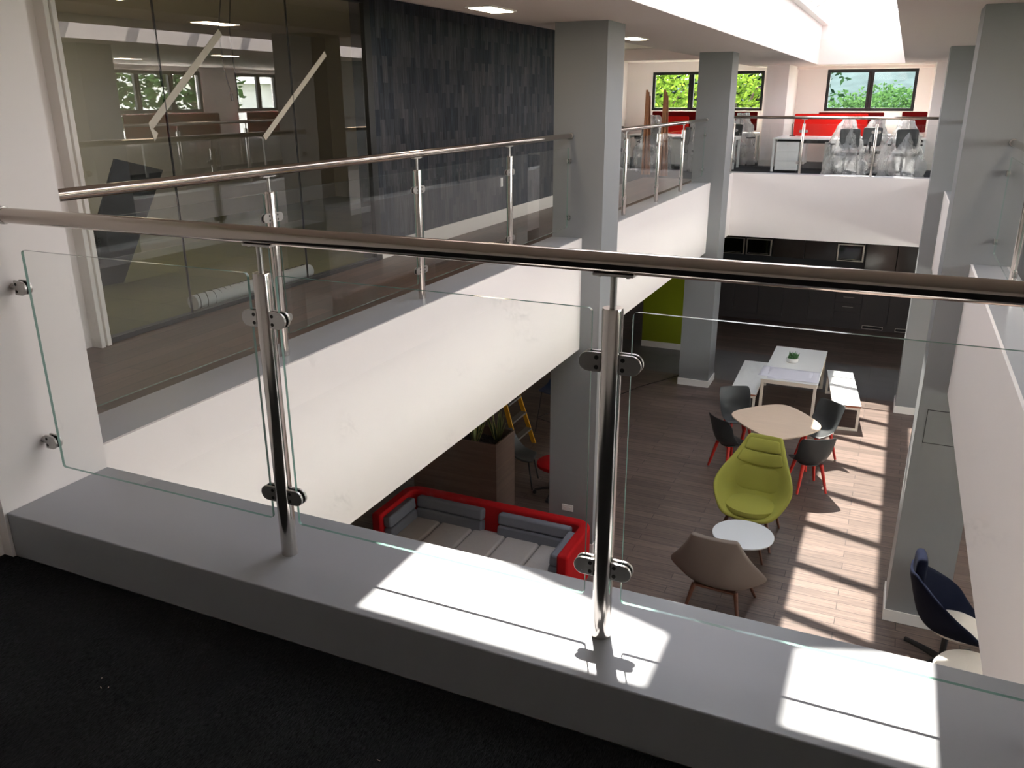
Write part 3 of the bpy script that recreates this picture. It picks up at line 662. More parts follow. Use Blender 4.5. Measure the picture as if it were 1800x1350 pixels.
def run(name_label, axis, pos, u0, u1, posts, flange=(True, True), wall_clamps=(True, True), group=None):
    org = (0, pos, KT) if axis == 'X' else (pos, 0, KT)
    e = empty('glass_balustrade', org, 0, name_label, 'balustrade')
    P = (lambda u: (u, pos)) if axis == 'X' else (lambda u: (pos, u))
    L = (lambda u, w=0, z=0: (u, w, z)) if axis == 'X' else (lambda u, w=0, z=0: (w, u, z))
    R_ = .0265
    mb = MB().cyl(L(u0, 0, RZ - KT), L(u1, 0, RZ - KT), R_, n=40)
    hr = mb.build('handrail', 'rail_x' if axis == 'X' else 'rail_y', e, smooth=True)
    for on, u, d in ((flange[0], u0, 1), (flange[1], u1, -1)):
        if on: MB().cyl(L(u, 0, RZ - KT), L(u + d * .035, 0, RZ - KT), .0315, n=32).build('wall_flange', 'cast_steel', hr, smooth=True, bevel=.003)
    for q in posts: post_parts(e, *P(q), axis)
    ed = [u0] + list(posts) + [u1]
    for i in range(len(ed) - 1):
        a, b = ed[i], ed[i + 1]
        ga = a + (.088 if (i == 0) else .053); gb = b - (.088 if i == len(ed) - 2 else .053)
        if i == 0 and not flange[0]: ga = a + .053
        pane(e, axis, pos, ga, gb)
        for z in (4.675, 4.08):
            for (u, d, ok) in ((a + (.0 if i == 0 else .0245), 1, i > 0 or wall_clamps[0]), (b - (.0 if i == len(ed) - 2 else .0245), -1, i < len(ed) - 2 or wall_clamps[1])):
                if not ok: continue
                if (i == 0 and d == 1) or (i == len(ed) - 2 and d == -1): u = u + d * .028   # longer stand-off at the walls
                clamp(e, *P(u), z, *((d, 0) if axis == 'X' else (0, d)))
    # wall fixings behind the end clamps
    for (ok, u, d) in ((wall_clamps[0], u0, 1), (wall_clamps[1], u1, -1)):
        if ok:
            for z in (4.675, 4.08):
                MB().cyl(L(u, 0, z - KT), L(u + d * .030, 0, z - KT), .012, n=14).build('wall_fixing', 'cast_steel', e, smooth=True)
    return e
run('glass and steel balustrade on the near grey kerb, closest to the camera', 'X', 1.93, -2.85, 1.72, (-1.703, -.602, .499), (True, False), (True, False))
run('glass and steel balustrade on the left kerb in front of the office glazing', 'Y', -3.20, 2.18, 8.57, (3.76, 5.38, 7.0))
run('glass and steel balustrade on the left kerb between the two left columns', 'Y', -3.20, 9.14, 15.34, (10.55, 12.15, 13.65))
run('short glass balustrade on the left kerb past the second left column', 'Y', -3.20, 15.91, 17.70, (), (True, False), (True, False))
run('glass and steel balustrade on the back kerb in front of the red screened desks', 'X', 17.70, -3.20, .85, (-3.14, -1.80, -.49), (False, False), (False, False))
run('glass and steel balustrade on the right kerb, nearer the camera than the first right column', 'Y', .865, 2.30, 8.57, (3.76, 5.38, 7.0), (False, True), (False, True))
run('glass and steel balustrade on the right kerb between the right columns', 'Y', .865, 9.14, 15.34, (10.55, 12.15, 13.65))

exec_marker = None
# ================================================================== furniture on the ground floor
def tapered_leg(parent, p0, p1, r0, r1, mat, name='leg', n=12):
    return MB().cyl(p0, p1, r0, r1, n=n).build(name, mat, parent, smooth=True)

def lerp(a, b, t): return a + (b - a) * t
def shell_rows(rows, ncol=9, bow=2.0, facet=None):
    """rows: (yc, zc, w, ye, ze): centre line point, half width, edge point"""
    out = []
    for yc, zc, w, ye, ze in rows:
        r = []
        for j in range(ncol):
            u = -1 + 2 * j / (ncol - 1); f = abs(u) ** bow if facet is None else max(0.0, (abs(u) - facet) / (1 - facet))
            r.append((w * u, lerp(yc, ye, f), lerp(zc, ze, f)))
        out.append(r)
    return out
def make_lounge(name, mat, label, loc, rz, s=1.0, low=False):
    e = empty(name, loc, rz, label, 'armchair')
    rows = [(-.41, .37, .26, -.40, .40), (-.32, .355, .35, -.35, .43), (-.10, .355, .43, -.27, .55), (.08, .38, .48, -.20, .65), (.19, .45, .49, -.13, .73),
            (.25, .60, .45, -.02, .83), (.30, .80, .37, .12, .93), (.35, 1.0, .29, .26, 1.05), (.41, 1.18, .225, .38, 1.19), (.415, 1.205, .20, .395, 1.21)]
    if low:
        rows = [(-.38, .35, .28, -.37, .38), (-.28, .34, .37, -.26, .41), (-.05, .34, .44, -.03, .46), (.12, .35, .50, .06, .52), (.22, .41, .53, .13, .585),
                (.28, .56, .46, .20, .69), (.33, .73, .38, .28, .81), (.385, .92, .30, .35, .95), (.42, 1.06, .25, .40, 1.07), (.425, 1.08, .235, .41, 1.085)]
    rows = [tuple(v * s for v in r) for r in rows]
    sh = MB().grid(shell_rows(rows, 9, 1.7, .42)).build('shell', mat, e, smooth=True, solid=.055 * s, offset=0, subsurf=2)
    # thick seat pad
    pad = MB(); prof = []
    for k in range(4): pass
    sx, sy = .33 * s, .29 * s
    pad.lathe([(.02, .0), (.80, .0), (.97, .02), (1.0, .05), (.97, .085), (.80, .105), (.4, .11), (.02, .11)], (0, -.12 * s, .385 * s), n=32, sx=sx, sy=sy)
    pad.build('seat_cushion', mat, e, smooth=True)
    # back pads: lower and upper quilted panels
    for (i0, i1, wf, nm) in ((4.3, 6.1, .84, 'back_pad'), (6.16, 7.0, .86, 'back_pad'), (7.05, 7.9, .84, 'back_pad')):
        g = []
        for a in range(5):
            t = i0 + (i1 - i0) * a / 4; k = int(min(math.floor(t), len(rows) - 2)); fr_ = t - k
            yc, zc, w, ye, ze = [lerp(rows[k][q], rows[k + 1][q], fr_) for q in range(5)]
            row = []
            for j in range(7):
                u = (-1 + 2 * j / 6) * wf; f = max(0.0, (abs(u) - .42) / .58)
                edge = (1 - abs(-1 + 2 * j / 6) ** 6) * (1 - abs(-1 + 2 * a / 4) ** 6)
                row.append((w * u, lerp(yc, ye, f) - (.031 + .012 * edge) * s, lerp(zc, ze, f)))
            g.append(row)
        MB().grid(g).build(nm, mat, e, smooth=True, subsurf=1, solid=.02, offset=1)
    for sx_ in (-1, 1):
        for oy, fy, fx in ((-.24, -.40, .34), (.20, .30, .30)):
            tapered_leg(e, (sx_ * .22, oy, .375), (sx_ * fx, fy, 0), .026, .015, 'walnut')
    MB().box(-.22, .22, -.24, .22, .345, .372).build('under_frame', 'walnut', e, bevel=.01)
    return e
make_lounge('lounge_armchair', 'lime', 'high-backed lime green armchair facing the white side table', (-1.14, 9.90, 0), math.radians(-5), 1.0)
make_lounge('lounge_armchair', 'taupe', 'taupe armchair seen from behind, in front of the white side table', (-1.20, 8.04, 0), math.radians(178), 1.0, True)

# side table
st = empty('side_table', (-1.115, 9.03, 0), math.radians(10), 'low round white side table between the lime and taupe armchairs', 'side table')
MB().lathe([(.02, .405), (.335, .405), (.352, .412), (.355, .425), (.352, .43), (.02, .43)], n=56).build('table_top', 'table_white', st, smooth=True)
for k in range(3):
    a = math.radians(20 + 120 * k); tapered_leg(st, (.17 * math.cos(a), .17 * math.sin(a), .404), (.27 * math.cos(a), .27 * math.sin(a), 0), .022, .013, 'walnut')
MB().lathe([(.02, .385), (.20, .385), (.20, .4045), (.02, .4045)], n=32).build('under_plate', 'walnut', st)

# square table with rounded sides
tb = empty('dining_table', (-1.19, 12.13, 0), math.radians(0), 'pale birch table with bowed sides and red legs, ringed by charcoal chairs', 'table')
cn = [Vector((.68, -.02)), Vector((.02, .78)), Vector((-.70, .03)), Vector((.08, -.80))]
pl = []
for i in range(4):
    p0, p1 = cn[i], cn[(i + 1) % 4]; d_ = p1 - p0; nrm = Vector((d_.y, -d_.x)).normalized() * .07
    A, B = p0 + d_ * .17 + nrm * .55, p0 + d_ * .83 + nrm * .55; mid = (A + B) / 2 + nrm * .9
    for k in range(12):
        t = k / 12; q_ = A * (1 - t) ** 2 + mid * 2 * t * (1 - t) + B * t * t; pl.append(tuple(q_))
    p2 = cn[(i + 2) % 4]; d2 = p2 - p1; C_ = p1 + d2 * .17 + Vector((d2.y, -d2.x)).normalized() * .07 * .55
    for k in range(10):
        t = k / 10; q_ = B * (1 - t) ** 2 + p1 * 2 * t * (1 - t) + C_ * t * t; pl.append(tuple(q_))
MB().prism(pl, lambda a, b, t: (a, b, t), .722, .745).build('table_top', 'beech', tb, bevel=.004)
for k in range(4):
    a = math.radians(90 * k); tapered_leg(tb, (.42 * math.cos(a), .42 * math.sin(a), .721), (.50 * math.cos(a), .50 * math.sin(a), 0), .030, .022, 'red_leg', n=4 * 4)
MB().box(-.32, .32, -.02, .02, .68, .72).box(-.02, .02, -.32, .32, .679, .721).build('under_frame', 'red_leg', tb)

def make_chair(label, group):
    e = empty('dining_chair', (0, 0, 0), 0, label, 'chair', group)
    rows = [(-.225, .435, .19, -.215, .44), (-.19, .447, .215, -.19, .455), (-.05, .44, .225, -.06, .47), (.08, .435, .225, .03, .50), (.15, .455, .225, .08, .57),
            (.195, .53, .225, .12, .64), (.22, .65, .235, .15, .74), (.245, .77, .225, .19, .80), (.255, .835, .215, .215, .84)]
    rows = [(a * 1.08, .44 + (b - .44) * 1.12, c * 1.10, d * 1.08, .44 + (g - .44) * 1.12) for a, b, c, d, g in rows]
    MB().grid(shell_rows(rows, 9, 2.2)).build('seat_shell', 'chair_plastic', e, smooth=True, solid=.016, subsurf=2)
    MB().lathe([(.1, 0), (1, 0), (1.0, .018), (.1, .018)], (0, -.02, .41), n=24, sx=.15, sy=.15).build('under_plate', 'chair_plastic', e)
    for sx_ in (-1, 1):
        for sy_ in (-1, 1):
            MB().cyl((sx_ * .13, sy_ * .13 - .02, .425), (sx_ * .21, sy_ * .21 - .02, .012), .027, .017, n=10).build('leg', 'red_leg', e, smooth=True)
    return e
ch = make_chair('charcoal chair with red legs beside the sunlit floor, its back turned to the lime armchair', 'charcoal chairs round the birch table')
ch.location = (-.62, 11.52, 0); ch.rotation_euler = (0, 0, math.radians(-152))
G = 'charcoal chairs round the birch table'
dup(ch, (-.60, 12.72, 0), math.radians(-38), 'charcoal chair at the birch table beside the sunny bench', G)
dup(ch, (-1.86, 12.82, 0), math.radians(28), 'charcoal chair at the birch table in front of the shaded bench', G)
dup(ch, (-1.78, 11.75, 0), math.radians(138), 'charcoal chair with red legs tucked behind the lime armchair', G)

# high white table, two benches
def frame_table(name, label, cat, loc, rz, w, l, h, tube, top_t, top_mats, legs='loop'):
    e = empty(name, loc, rz, label, cat)
    MB().box(-w / 2, w / 2, -l / 2, l / 2, h - top_t * .35, h).build('table_top' if cat == 'table' else 'seat_top', 'white_lam', e, bevel=.002)
    MB().box(-w / 2 + .002, w / 2 - .002, -l / 2 + .002, l / 2 - .002, h - top_t, h - top_t * .35).build('plywood_edge', 'edge_ply' if cat != 'table' else 'white_metal', e)
    for sy_ in (-1, 1):
        y = sy_ * (l / 2 - tube / 2 - .005); a = w / 2 - .01
        m_ = MB().box(-a, -a + tube, y - tube / 2, y + tube / 2, 0, h - top_t).box(a - tube, a, y - tube / 2, y + tube / 2, 0, h - top_t)
        m_.box(-a + tube, a - tube, y - tube / 2, y + tube / 2, 0, tube)
        m_.box(-a + tube, a - tube, y - tube / 2, y + tube / 2, h - top_t - tube, h - top_t)
        m_.build('leg_frame', 'white_metal', e, bevel=.003)
    m_ = MB()
    for sx_ in (-1, 1):
        x = sx_ * (w / 2 - .03); m_.box(x - tube / 2, x + tube / 2, -l / 2 + tube, l / 2 - tube, h - top_t - tube, h - top_t)
    m_.build('side_rail', 'white_metal', e)
    return e
frame_table('canteen_table', 'long white table on cream steel frames carrying a plant and papers', 'table', (-1.245, 15.12, 0), math.radians(.4), .93, 2.14, .745, .05, .028, None)
frame_table('bench', 'white bench left of the long table, in shade', 'bench', (-2.00, 14.98, 0), math.radians(1.8), .45, 1.95, .455, .042, .04, None)
frame_table('bench', 'white bench right of the long table, lit by sun stripes', 'bench', (-.40, 15.03, 0), math.radians(7.3), .45, 1.90, .455, .042, .04, None)
# papers
def paper(loc, rz, w, l, label, seed):
    random.seed(seed); g = []
    for i in range(13):
        r = []
        for j in range(13):
            x, y = w * (j / 12 - .5), l * (i / 12 - .5)
            z = .004 + .006 * noise.noise(Vector((x * 4, y * 4, seed)))
            over = max(0, abs(x) - .50); z -= 0
            r.append((x, y, max(z, .001)))
        g.append(r)
    o = MB().grid(g).build('plan_sheet', 'paper', smooth=True, solid=.0012, loc=loc, rot=(0, 0, rz))
    return tag(o, label, 'paper', 'plan sheets on the long table')
paper((-1.20, 14.42, .7475), math.radians(3), .84, .62, 'upper plan paper on the long table, lying squarer to its end', 3)
paper((-1.33, 14.47, .7465), math.radians(-2), .86, .58, 'plan paper overhanging the long table towards the shaded bench', 5)
pp = empty('potted_succulent', (-1.32, 15.22, .745), 0, 'small green succulent in a white bowl pot on the long table', 'potted plant')
MB().lathe([(.01, 0), (.075, 0), (.102, .02), (.110, .085), (.101, .085), (.092, .07), (.01, .07)], n=28).build('pot', 'pot', pp, smooth=True)
lf = MB(); random.seed(11)
for k in range(70):
    a = random.uniform(0, 2 * PI); el = random.uniform(.5, 1.45); L = random.uniform(.06, .13); b0 = Vector((random.uniform(-.06, .06), random.uniform(-.06, .06), .07))
    d = Vector((math.cos(a) * math.cos(el), math.sin(a) * math.cos(el), math.sin(el))); lf.tube([b0, b0 + d * L * .5, b0 + d * L], [.008, .014, .001], 5)
lf.build('leaves', 'succulent', pp, smooth=True)

# red booth sofa
sf = empty('booth_sofa', (-3.85, 7.60, 0), 0, 'red high-sided booth sofa with grey cushions below the near kerb', 'sofa')
hwx, y0_, y1_ = 1.22, -.43, .45
def ushape(hw_, ya, yb_, r, th, n=8):
    outer = [(-hw_, ya)]; inner = [(-hw_ + th, ya)]
    for i in range(n + 1):
        a = math.radians(180 - 90 * i / n); outer.append((-hw_ + r + r * math.cos(a), yb_ - r + r * math.sin(a)))
    for i in range(n + 1):
        a = math.radians(90 - 90 * i / n); outer.append((hw_ - r + r * math.cos(a), yb_ - r + r * math.sin(a)))
    outer.append((hw_, ya)); ri = max(r - th, .02)
    for i in range(n + 1):
        a = math.radians(180 - 90 * i / n); inner.append((-hw_ + th + ri + ri * math.cos(a), yb_ - th - ri + ri * math.sin(a)))
    for i in range(n + 1):
        a = math.radians(90 - 90 * i / n); inner.append((hw_ - th - ri + ri * math.cos(a), yb_ - th - ri + ri * math.sin(a)))
    inner.append((hw_ - th, ya))
    return outer + inner[::-1]
MB().prism(ushape(hwx, y0_, y1_, .20, .13), lambda a, b, t: (a, b, t), .10, .75).build('surround', 'red_fabric', sf, smooth=True, bevel=.03, seg=3)
MB().box(-hwx + .14, hwx - .14, y0_, y1_ - .14, .10, .34).build('seat_base', 'red_fabric', sf, bevel=.01)
nseat = 5; w_ = (2 * hwx - .28) / nseat
for k in range(nseat):
    a = -hwx + .14 + k * w_
    MB().box(a + .006, a + w_ - .006, y0_ + .01, y1_ - .20, .341, .46).build('seat_cushion', 'pale_fabric', sf, smooth=True, bevel=.035, seg=3)
def cushion(x0, x1, yy, ang, par):
    # two-panel back cushion
    m_ = MB().box(x0, x1, -.06, .06, 0, .145).box(x0, x1, -.055, .055, .15, .29)
    return m_
for (a, b) in ((-1.00, -.10), (.10, 1.00)):
    cushion(a, b, 0, 0, sf).build('back_cushion', 'grey_fabric', sf, smooth=True, bevel=.03, seg=3, loc=(0, y1_ - .21, .42), rot=(math.radians(-8), 0, 0))
cushion(-.28, .30, 0, 0, sf).build('side_cushion', 'grey_fabric', sf, smooth=True, bevel=.03, seg=3, loc=(-hwx + .20, -.10, .42), rot=(math.radians(-6), 0, math.radians(90)))
cushion(-.30, .28, 0, 0, sf).build('side_cushion', 'grey_fabric', sf, smooth=True, bevel=.03, seg=3, loc=(hwx - .20, -.10, .42), rot=(math.radians(-6), 0, math.radians(-90)))
for sx_ in (-1, 1):
    for yy in (y0_ + .10, y1_ - .12):
        MB().cyl((sx_ * (hwx - .12), yy, 0), (sx_ * (hwx - .12), yy, .10), .02, .025, n=12).build('foot', 'black_plastic', sf, smooth=True)

# planter with snake plants
pt = empty('planter', (-4.24, 8.82, 0), 0, 'tall wood grain planter box behind the red booth sofa', 'planter')
pw, pd, ph = 1.25, .58, 1.10
pb = MB(); pb.box(-pw, 0, 0, .025, 0, ph).box(-pw, 0, pd - .025, pd, 0, ph).box(-.025, 0, .025, pd - .025, 0, ph).box(-pw, -pw + .025, .025, pd - .025, 0, ph)
pb.build('box', 'oak_planter', pt, bevel=.002)
random.seed(5)
MB().box(-pw + .025, -.025, .025, pd - .025, .85, .97).build('pebble_bed', 'pebble', pt)
pbm = MB()
for k in range(260):
    x = random.uniform(-pw + .05, -.05); y = random.uniform(.05, pd - .05); r = random.uniform(.012, .03)
    pbm.lathe([(.2, -.6), (.8, -.4), (1, 0), (.8, .4), (.2, .6)], (x, y, .98), n=7, sx=r, sy=r * random.uniform(.7, 1.2)) if False else pbm.cyl((x, y, .968), (x, y, .972 + r * .9), r, r * .5, n=6)
pbo = pbm.build('pebbles', 'pebble', pt, smooth=True); pbo['kind'] = 'stuff'
def snake_plant(x, y, label, seed):
    random.seed(seed)
    e = empty('snake_plant', (x, y, .97), 0, label, 'plant', 'snake plants in the planter')
    for k in range(11):
        a = random.uniform(0, 2 * PI); tilt = random.uniform(.05, .42); L = random.uniform(.32, .55); w = random.uniform(.020, .032)
        d = Vector((math.cos(a) * math.sin(tilt), math.sin(a) * math.sin(tilt), math.cos(tilt))); sd = Vector((-math.sin(a + 1), math.cos(a + 1), 0))
        b0 = Vector((math.cos(a) * .03, math.sin(a) * .03, 0)); rows = []
        for i in range(7):
            t = i / 6; ww = w * (1 - t ** 3) * (0.7 + .6 * t * (1 - t) * 2) + .001; p_ = b0 + d * L * t + Vector((0, 0, -.05 * t * t * math.sin(tilt)))
            rows.append([p_ - sd * ww, p_ - sd * ww * .6, p_ + Vector((d.y, -d.x, 0)).normalized() * .003, p_ + sd * ww * .6, p_ + sd * ww])
        m_ = MB()
        m_.grid([[r[1], r[2], r[3]] for r in rows], 0); m_.grid([[r[0], r[1]] for r in rows], 1); m_.grid([[r[3], r[4]] for r in rows], 1)
        m_.build('leaf', ['leaf', 'leaf_edge'], e, smooth=True, solid=.002)
snake_plant(-4.24 - .42, 8.82 + .22, 'variegated snake plant nearest the front right corner of the planter', 1)
snake_plant(-4.24 - .20, 8.82 + .46, 'variegated snake plant at the back right corner of the planter, by the yellow ladder', 2)
snake_plant(-4.24 - .80, 8.82 + .25, 'variegated snake plant half hidden under the white parapet edge', 3)

# yellow step ladder
ld = empty('step_ladder', (-5.39, 11.19, 0), math.radians(90), 'yellow step ladder with grey treads standing open behind the planter', 'ladder')
for sx_ in (-1, 1):
    MB().prism([(-.035, 0), (.035, 0), (.035, 1), (-.035, 1)], lambda a, b, t: (sx_ * (.30 - .10 * b) + t, a - .55 + .55 * b, b * 1.75), -.014, .014).build('front_rail', 'yellow', ld)
    MB().prism([(-.025, 0), (.025, 0), (.025, 1), (-.025, 1)], lambda a, b, t: (sx_ * (.28 - .10 * b) + t, a + .50 - .45 * b, b * 1.68), -.010, .010).build('rear_rail', 'yellow', ld)
for k in range(6):
    b = (.25 + k * .27) / 1.75; h = b * 1.75; hw2 = .30 - .10 * b - .014
    MB().box(-hw2, hw2, -.55 + .55 * b - .05, -.55 + .55 * b + .05, h - .015, h + .015).build('tread', 'alu_step', ld)
MB().box(-.22, .22, -.10, .12, 1.72, 1.78).build('top_cap', 'black_plastic', ld, bevel=.01)

# blue wire stool, red seat, green chair, behind the first left column
bs = empty('bar_stool', (-4.72, 12.05, 0), math.radians(-20), 'high stool with a dark blue seat and thin legs behind the first left column', 'stool')
MB().grid(shell_rows([(-.2, .74, .2, -.2, .75), (0, .73, .22, 0, .76), (.16, .76, .22, .12, .82), (.2, .90, .21, .17, .94), (.22, 1.0, .19, .2, 1.01)], 7, 2)).build('seat_shell', 'blue_stool', bs, smooth=True, solid=.02, subsurf=2)
for sx_ in (-1, 1):
    for sy_ in (-1, 1):
        MB().cyl((sx_ * .15, sy_ * .13, .73), (sx_ * .22, sy_ * .21, 0), .009, n=8).build('leg', 'black_plastic', bs, smooth=True)
MB().tube([(-.21, -.19, .25), (.21, -.19, .25), (.21, .19, .25), (-.21, .19, .25), (-.21, -.19, .25)], .007, 8).build('foot_ring', 'black_plastic', bs)
for i in range(2):
    pass
rs = empty('swivel_chair', (-3.84, 9.90, 0), math.radians(-90), 'red seated swivel chair half hidden behind the first left column', 'chair')
MB().lathe([(.02, .42), (.22, .42), (.26, .45), (.26, .49), (.22, .52), (.02, .52)], n=28).build('seat', 'red_fabric', rs, smooth=True)
MB().grid([[(x, .24 + .03 * (1 - (x / .22) ** 2), z) for x in (-.2, -.1, 0, .1, .2)] for z in (.55, .7, .85, 1.0)]).build('backrest', 'blue_cloth', rs, smooth=True, solid=.03, subsurf=1)
MB().box(-.02, .02, .20, .25, .43, .62).build('back_bracket', 'black_plastic', rs)
MB().cyl((0, 0, .06), (0, 0, .42), .025, n=14).build('gas_lift', 'black_plastic', rs, smooth=True)
for k in range(5):
    a = 2 * PI * k / 5
    MB().tube([(0, 0, .10), (.15 * math.cos(a), .15 * math.sin(a), .09), (.29 * math.cos(a), .29 * math.sin(a), .06)], [.025, .02, .014], 8).build('base_spoke', 'black_plastic', rs, smooth=True)
    MB().cyl((.29 * math.cos(a) - .02 * math.sin(a), .29 * math.sin(a) + .02 * math.cos(a), .028), (.29 * math.cos(a) + .02 * math.sin(a), .29 * math.sin(a) - .02 * math.cos(a), .028), .028, n=14).build('caster', 'black_plastic', rs, smooth=True)
gc = empty('tub_chair', (-4.42, 10.05, 0), math.radians(100), 'dark green tub chair just past the planter end', 'chair')
MB().grid(shell_rows([(-.2, .42, .2, -.2, .44), (0, .41, .22, 0, .46), (.16, .44, .22, .1, .6), (.2, .58, .22, .15, .7), (.23, .78, .2, .2, .79)], 7, 2)).build('seat_shell', M['leaf_dark'] if False else 'chair_plastic', gc, smooth=True, solid=.03, subsurf=2)
for sx_ in (-1, 1):
    for sy_ in (-1, 1):
        MB().cyl((sx_ * .14, sy_ * .13, .41), (sx_ * .2, sy_ * .2, 0), .012, n=8).build('leg', 'black_plastic', gc, smooth=True)

# sockets on the first left column, floor cable
def socket(x, y, z, label):
    e = empty('wall_socket', (x, y, z), 0, label, 'socket')
    MB().box(-.073, .073, -.010, 0, -.043, .043).build('plate', 'white_lam', e, bevel=.004)
    MB().box(-.045, -.02, -.0125, -.0101, -.012, .012).box(.02, .045, -.0125, -.0101, -.012, .012).build('socket_face', 'white_trim', e)
socket(-3.155, 8.57, .565, 'white double socket low on the first left column above the sofa back')
cb = MB(); pts = []
for i in range(30):
    t = i / 29; pts.append((lerp(-3.42, -4.45, t) + .05 * math.sin(t * 9), lerp(16.1, 13.9, t) + .06 * math.sin(t * 7 + 1), .008))
cb.tube(pts, .007, 6)
tag(cb.build('floor_cable', 'wire', smooth=True), 'thin dark cable snaking across the floor from the second left column', 'cable')
ct = MB().cyl((-3.47, 15.30, .0), (-3.47, 15.30, .0), .01) if False else None

# navy armchair and footstool by the first right column
nv = empty('swivel_armchair', (1.01, 7.98, 0), math.radians(94), 'navy blue swivel armchair with headrest and grey seat beside the first right column', 'armchair')
rows = [(-.34, .40, .26, -.33, .42), (-.1, .37, .36, -.2, .56), (.12, .38, .42, -.14, .66), (.26, .50, .42, -.02, .74), (.31, .66, .36, .12, .84), (.36, .86, .25, .26, .94), (.40, 1.02, .16, .37, 1.04)]
MB().grid(shell_rows(rows, 9, 1.9)).build('shell', 'navy', nv, smooth=True, solid=.045, subsurf=2, offset=0)
MB().lathe([(.02, 0), (.8, 0), (1, .03), (1, .07), (.8, .10), (.02, .11)], (0, -.07, .41), n=32, sx=.25, sy=.25).build('seat_cushion', 'cream_fabric', nv, smooth=True)
MB().grid([[(x, .34 - .02 * math.cos(x * 8) , z) for x in (-.13, -.07, 0, .07, .13)] for z in (.84, .96, 1.08, 1.19)]).build('headrest', 'navy', nv, smooth=True, solid=.10, subsurf=2, offset=0)
MB().grid([[(x, .20 - .05 * (x / .2) ** 2 + (z - .5) * .28, z) for x in (-.20, -.1, 0, .1, .20)] for z in (.48, .56, .64, .72)]).build('lumbar_pad', 'blue_cloth', nv, smooth=True, solid=.03, subsurf=1)
MB().cyl((0, 0, .05), (0, 0, .37), .03, n=16).build('column_lift', 'black_plastic', nv, smooth=True)
for k in range(4):
    a = PI / 4 + k * PI / 2
    MB().tube([(0, 0, .07), (.2 * math.cos(a), .2 * math.sin(a), .055), (.42 * math.cos(a), .42 * math.sin(a), .025)], [.04, .032, .024], 8).build('base_spoke', 'black_plastic', nv, smooth=True)
fs = empty('footstool', (1.20, 7.35, 0), 0, 'cream upholstered footstool in front of the navy armchair, partly hidden by the white parapet', 'footstool')
MB().lathe([(.02, .30), (.26, .30), (.32, .34), (.33, .40), (.30, .44), (.02, .45)], n=36).build('cushion', 'cream_fabric', fs, smooth=True)
MB().cyl((0, 0, .03), (0, 0, .30), .025, n=14).build('stem', 'black_plastic', fs, smooth=True)
for k in range(4):
    a = k * PI / 2 + .4
    MB().tube([(0, 0, .05), (.28 * math.cos(a), .28 * math.sin(a), .018)], [.025, .016], 8).build('base_spoke', 'black_plastic', fs, smooth=True)

# ================================================================== kitchen under the back gallery
kx0, kx1 = -5.6, 0.45
x = -4.6; k = 0
widths = [.6] * 8 + [.52]
struct('trim_plinth', MB().box(-4.6, .72, 21.06, 21.62, 0, .15), 'kitchen')
labels_k = ['end cupboard of the kitchen run behind the second left column', 'second cupboard of the dark kitchen run, past the second left column', 'dark base cupboard under the left oven', 'dark base cupboard under the middle oven',
            'dark base cupboard under the kitchen tap', 'dark base cupboard right of the tap', 'dark base unit with two steel drawer pulls', 'dark base cupboard beside the tall gloss unit', 'narrow dark base cupboard at the right end of the run']
for k, w in enumerate(widths):
    e = empty('base_cabinet', (x, 21.02, .15), 0, labels_k[k], 'kitchen cabinet', 'dark kitchen base cabinets')
    MB().box(.002, w - .002, .022, .58, 0, .72).build('carcass', 'kitchen', e)
    if k == 6:
        for q in range(3):
            d = MB().box(.004, w - .004, 0, .02, .02 + q * .235, .245 + q * .235).build('drawer_front', 'kitchen', e, bevel=.002)
            if q in (1, 2): MB().box(.18, .42, -.018, -.006, .15 + q * .235, .158 + q * .235).box(.18, .19, -.006, 0, .15 + q * .235, .158 + q * .235).box(.41, .42, -.006, 0, .15 + q * .235, .158 + q * .235).build('handle', 'alu', d)
    else:
        MB().box(.004, w - .004, 0, .02, .004, .718).build('door', 'kitchen', e, bevel=.002)
    x += w
tag(MB().box(-4.6, .72, 20.99, 21.65, .872, .91).build('worktop', 'worktop', bevel=.003), 'dark worktop running along the kitchen base cabinets', 'worktop')
struct('wall_kitchen', MB().box(-5.2, 6.0, 21.66, 21.8, 0, FB), 'worktop')
for gx, w, lb in ((-.52, .34, 'low grille in the kitchen plinth, left one'), (.12, .34, 'low grille in the kitchen plinth, right one')):
    pass
def grille(x0, x1, label):
    e = empty('plinth_vent', (x0, 21.06, .03), 0, label, 'vent', 'grilles in the kitchen plinth')
    MB().box(0, x1 - x0, -.006, 0, 0, .085).build('frame', 'alu', e)
    MB().box(.012, x1 - x0 - .012, -.008, -.006, .012, .073).build('grille', 'black_plastic', e)
grille(-.33, .13, 'slotted grille in the kitchen plinth under the drawers side, left of the pair')
grille(.40, .70, 'slotted grille in the kitchen plinth next to the second right column')
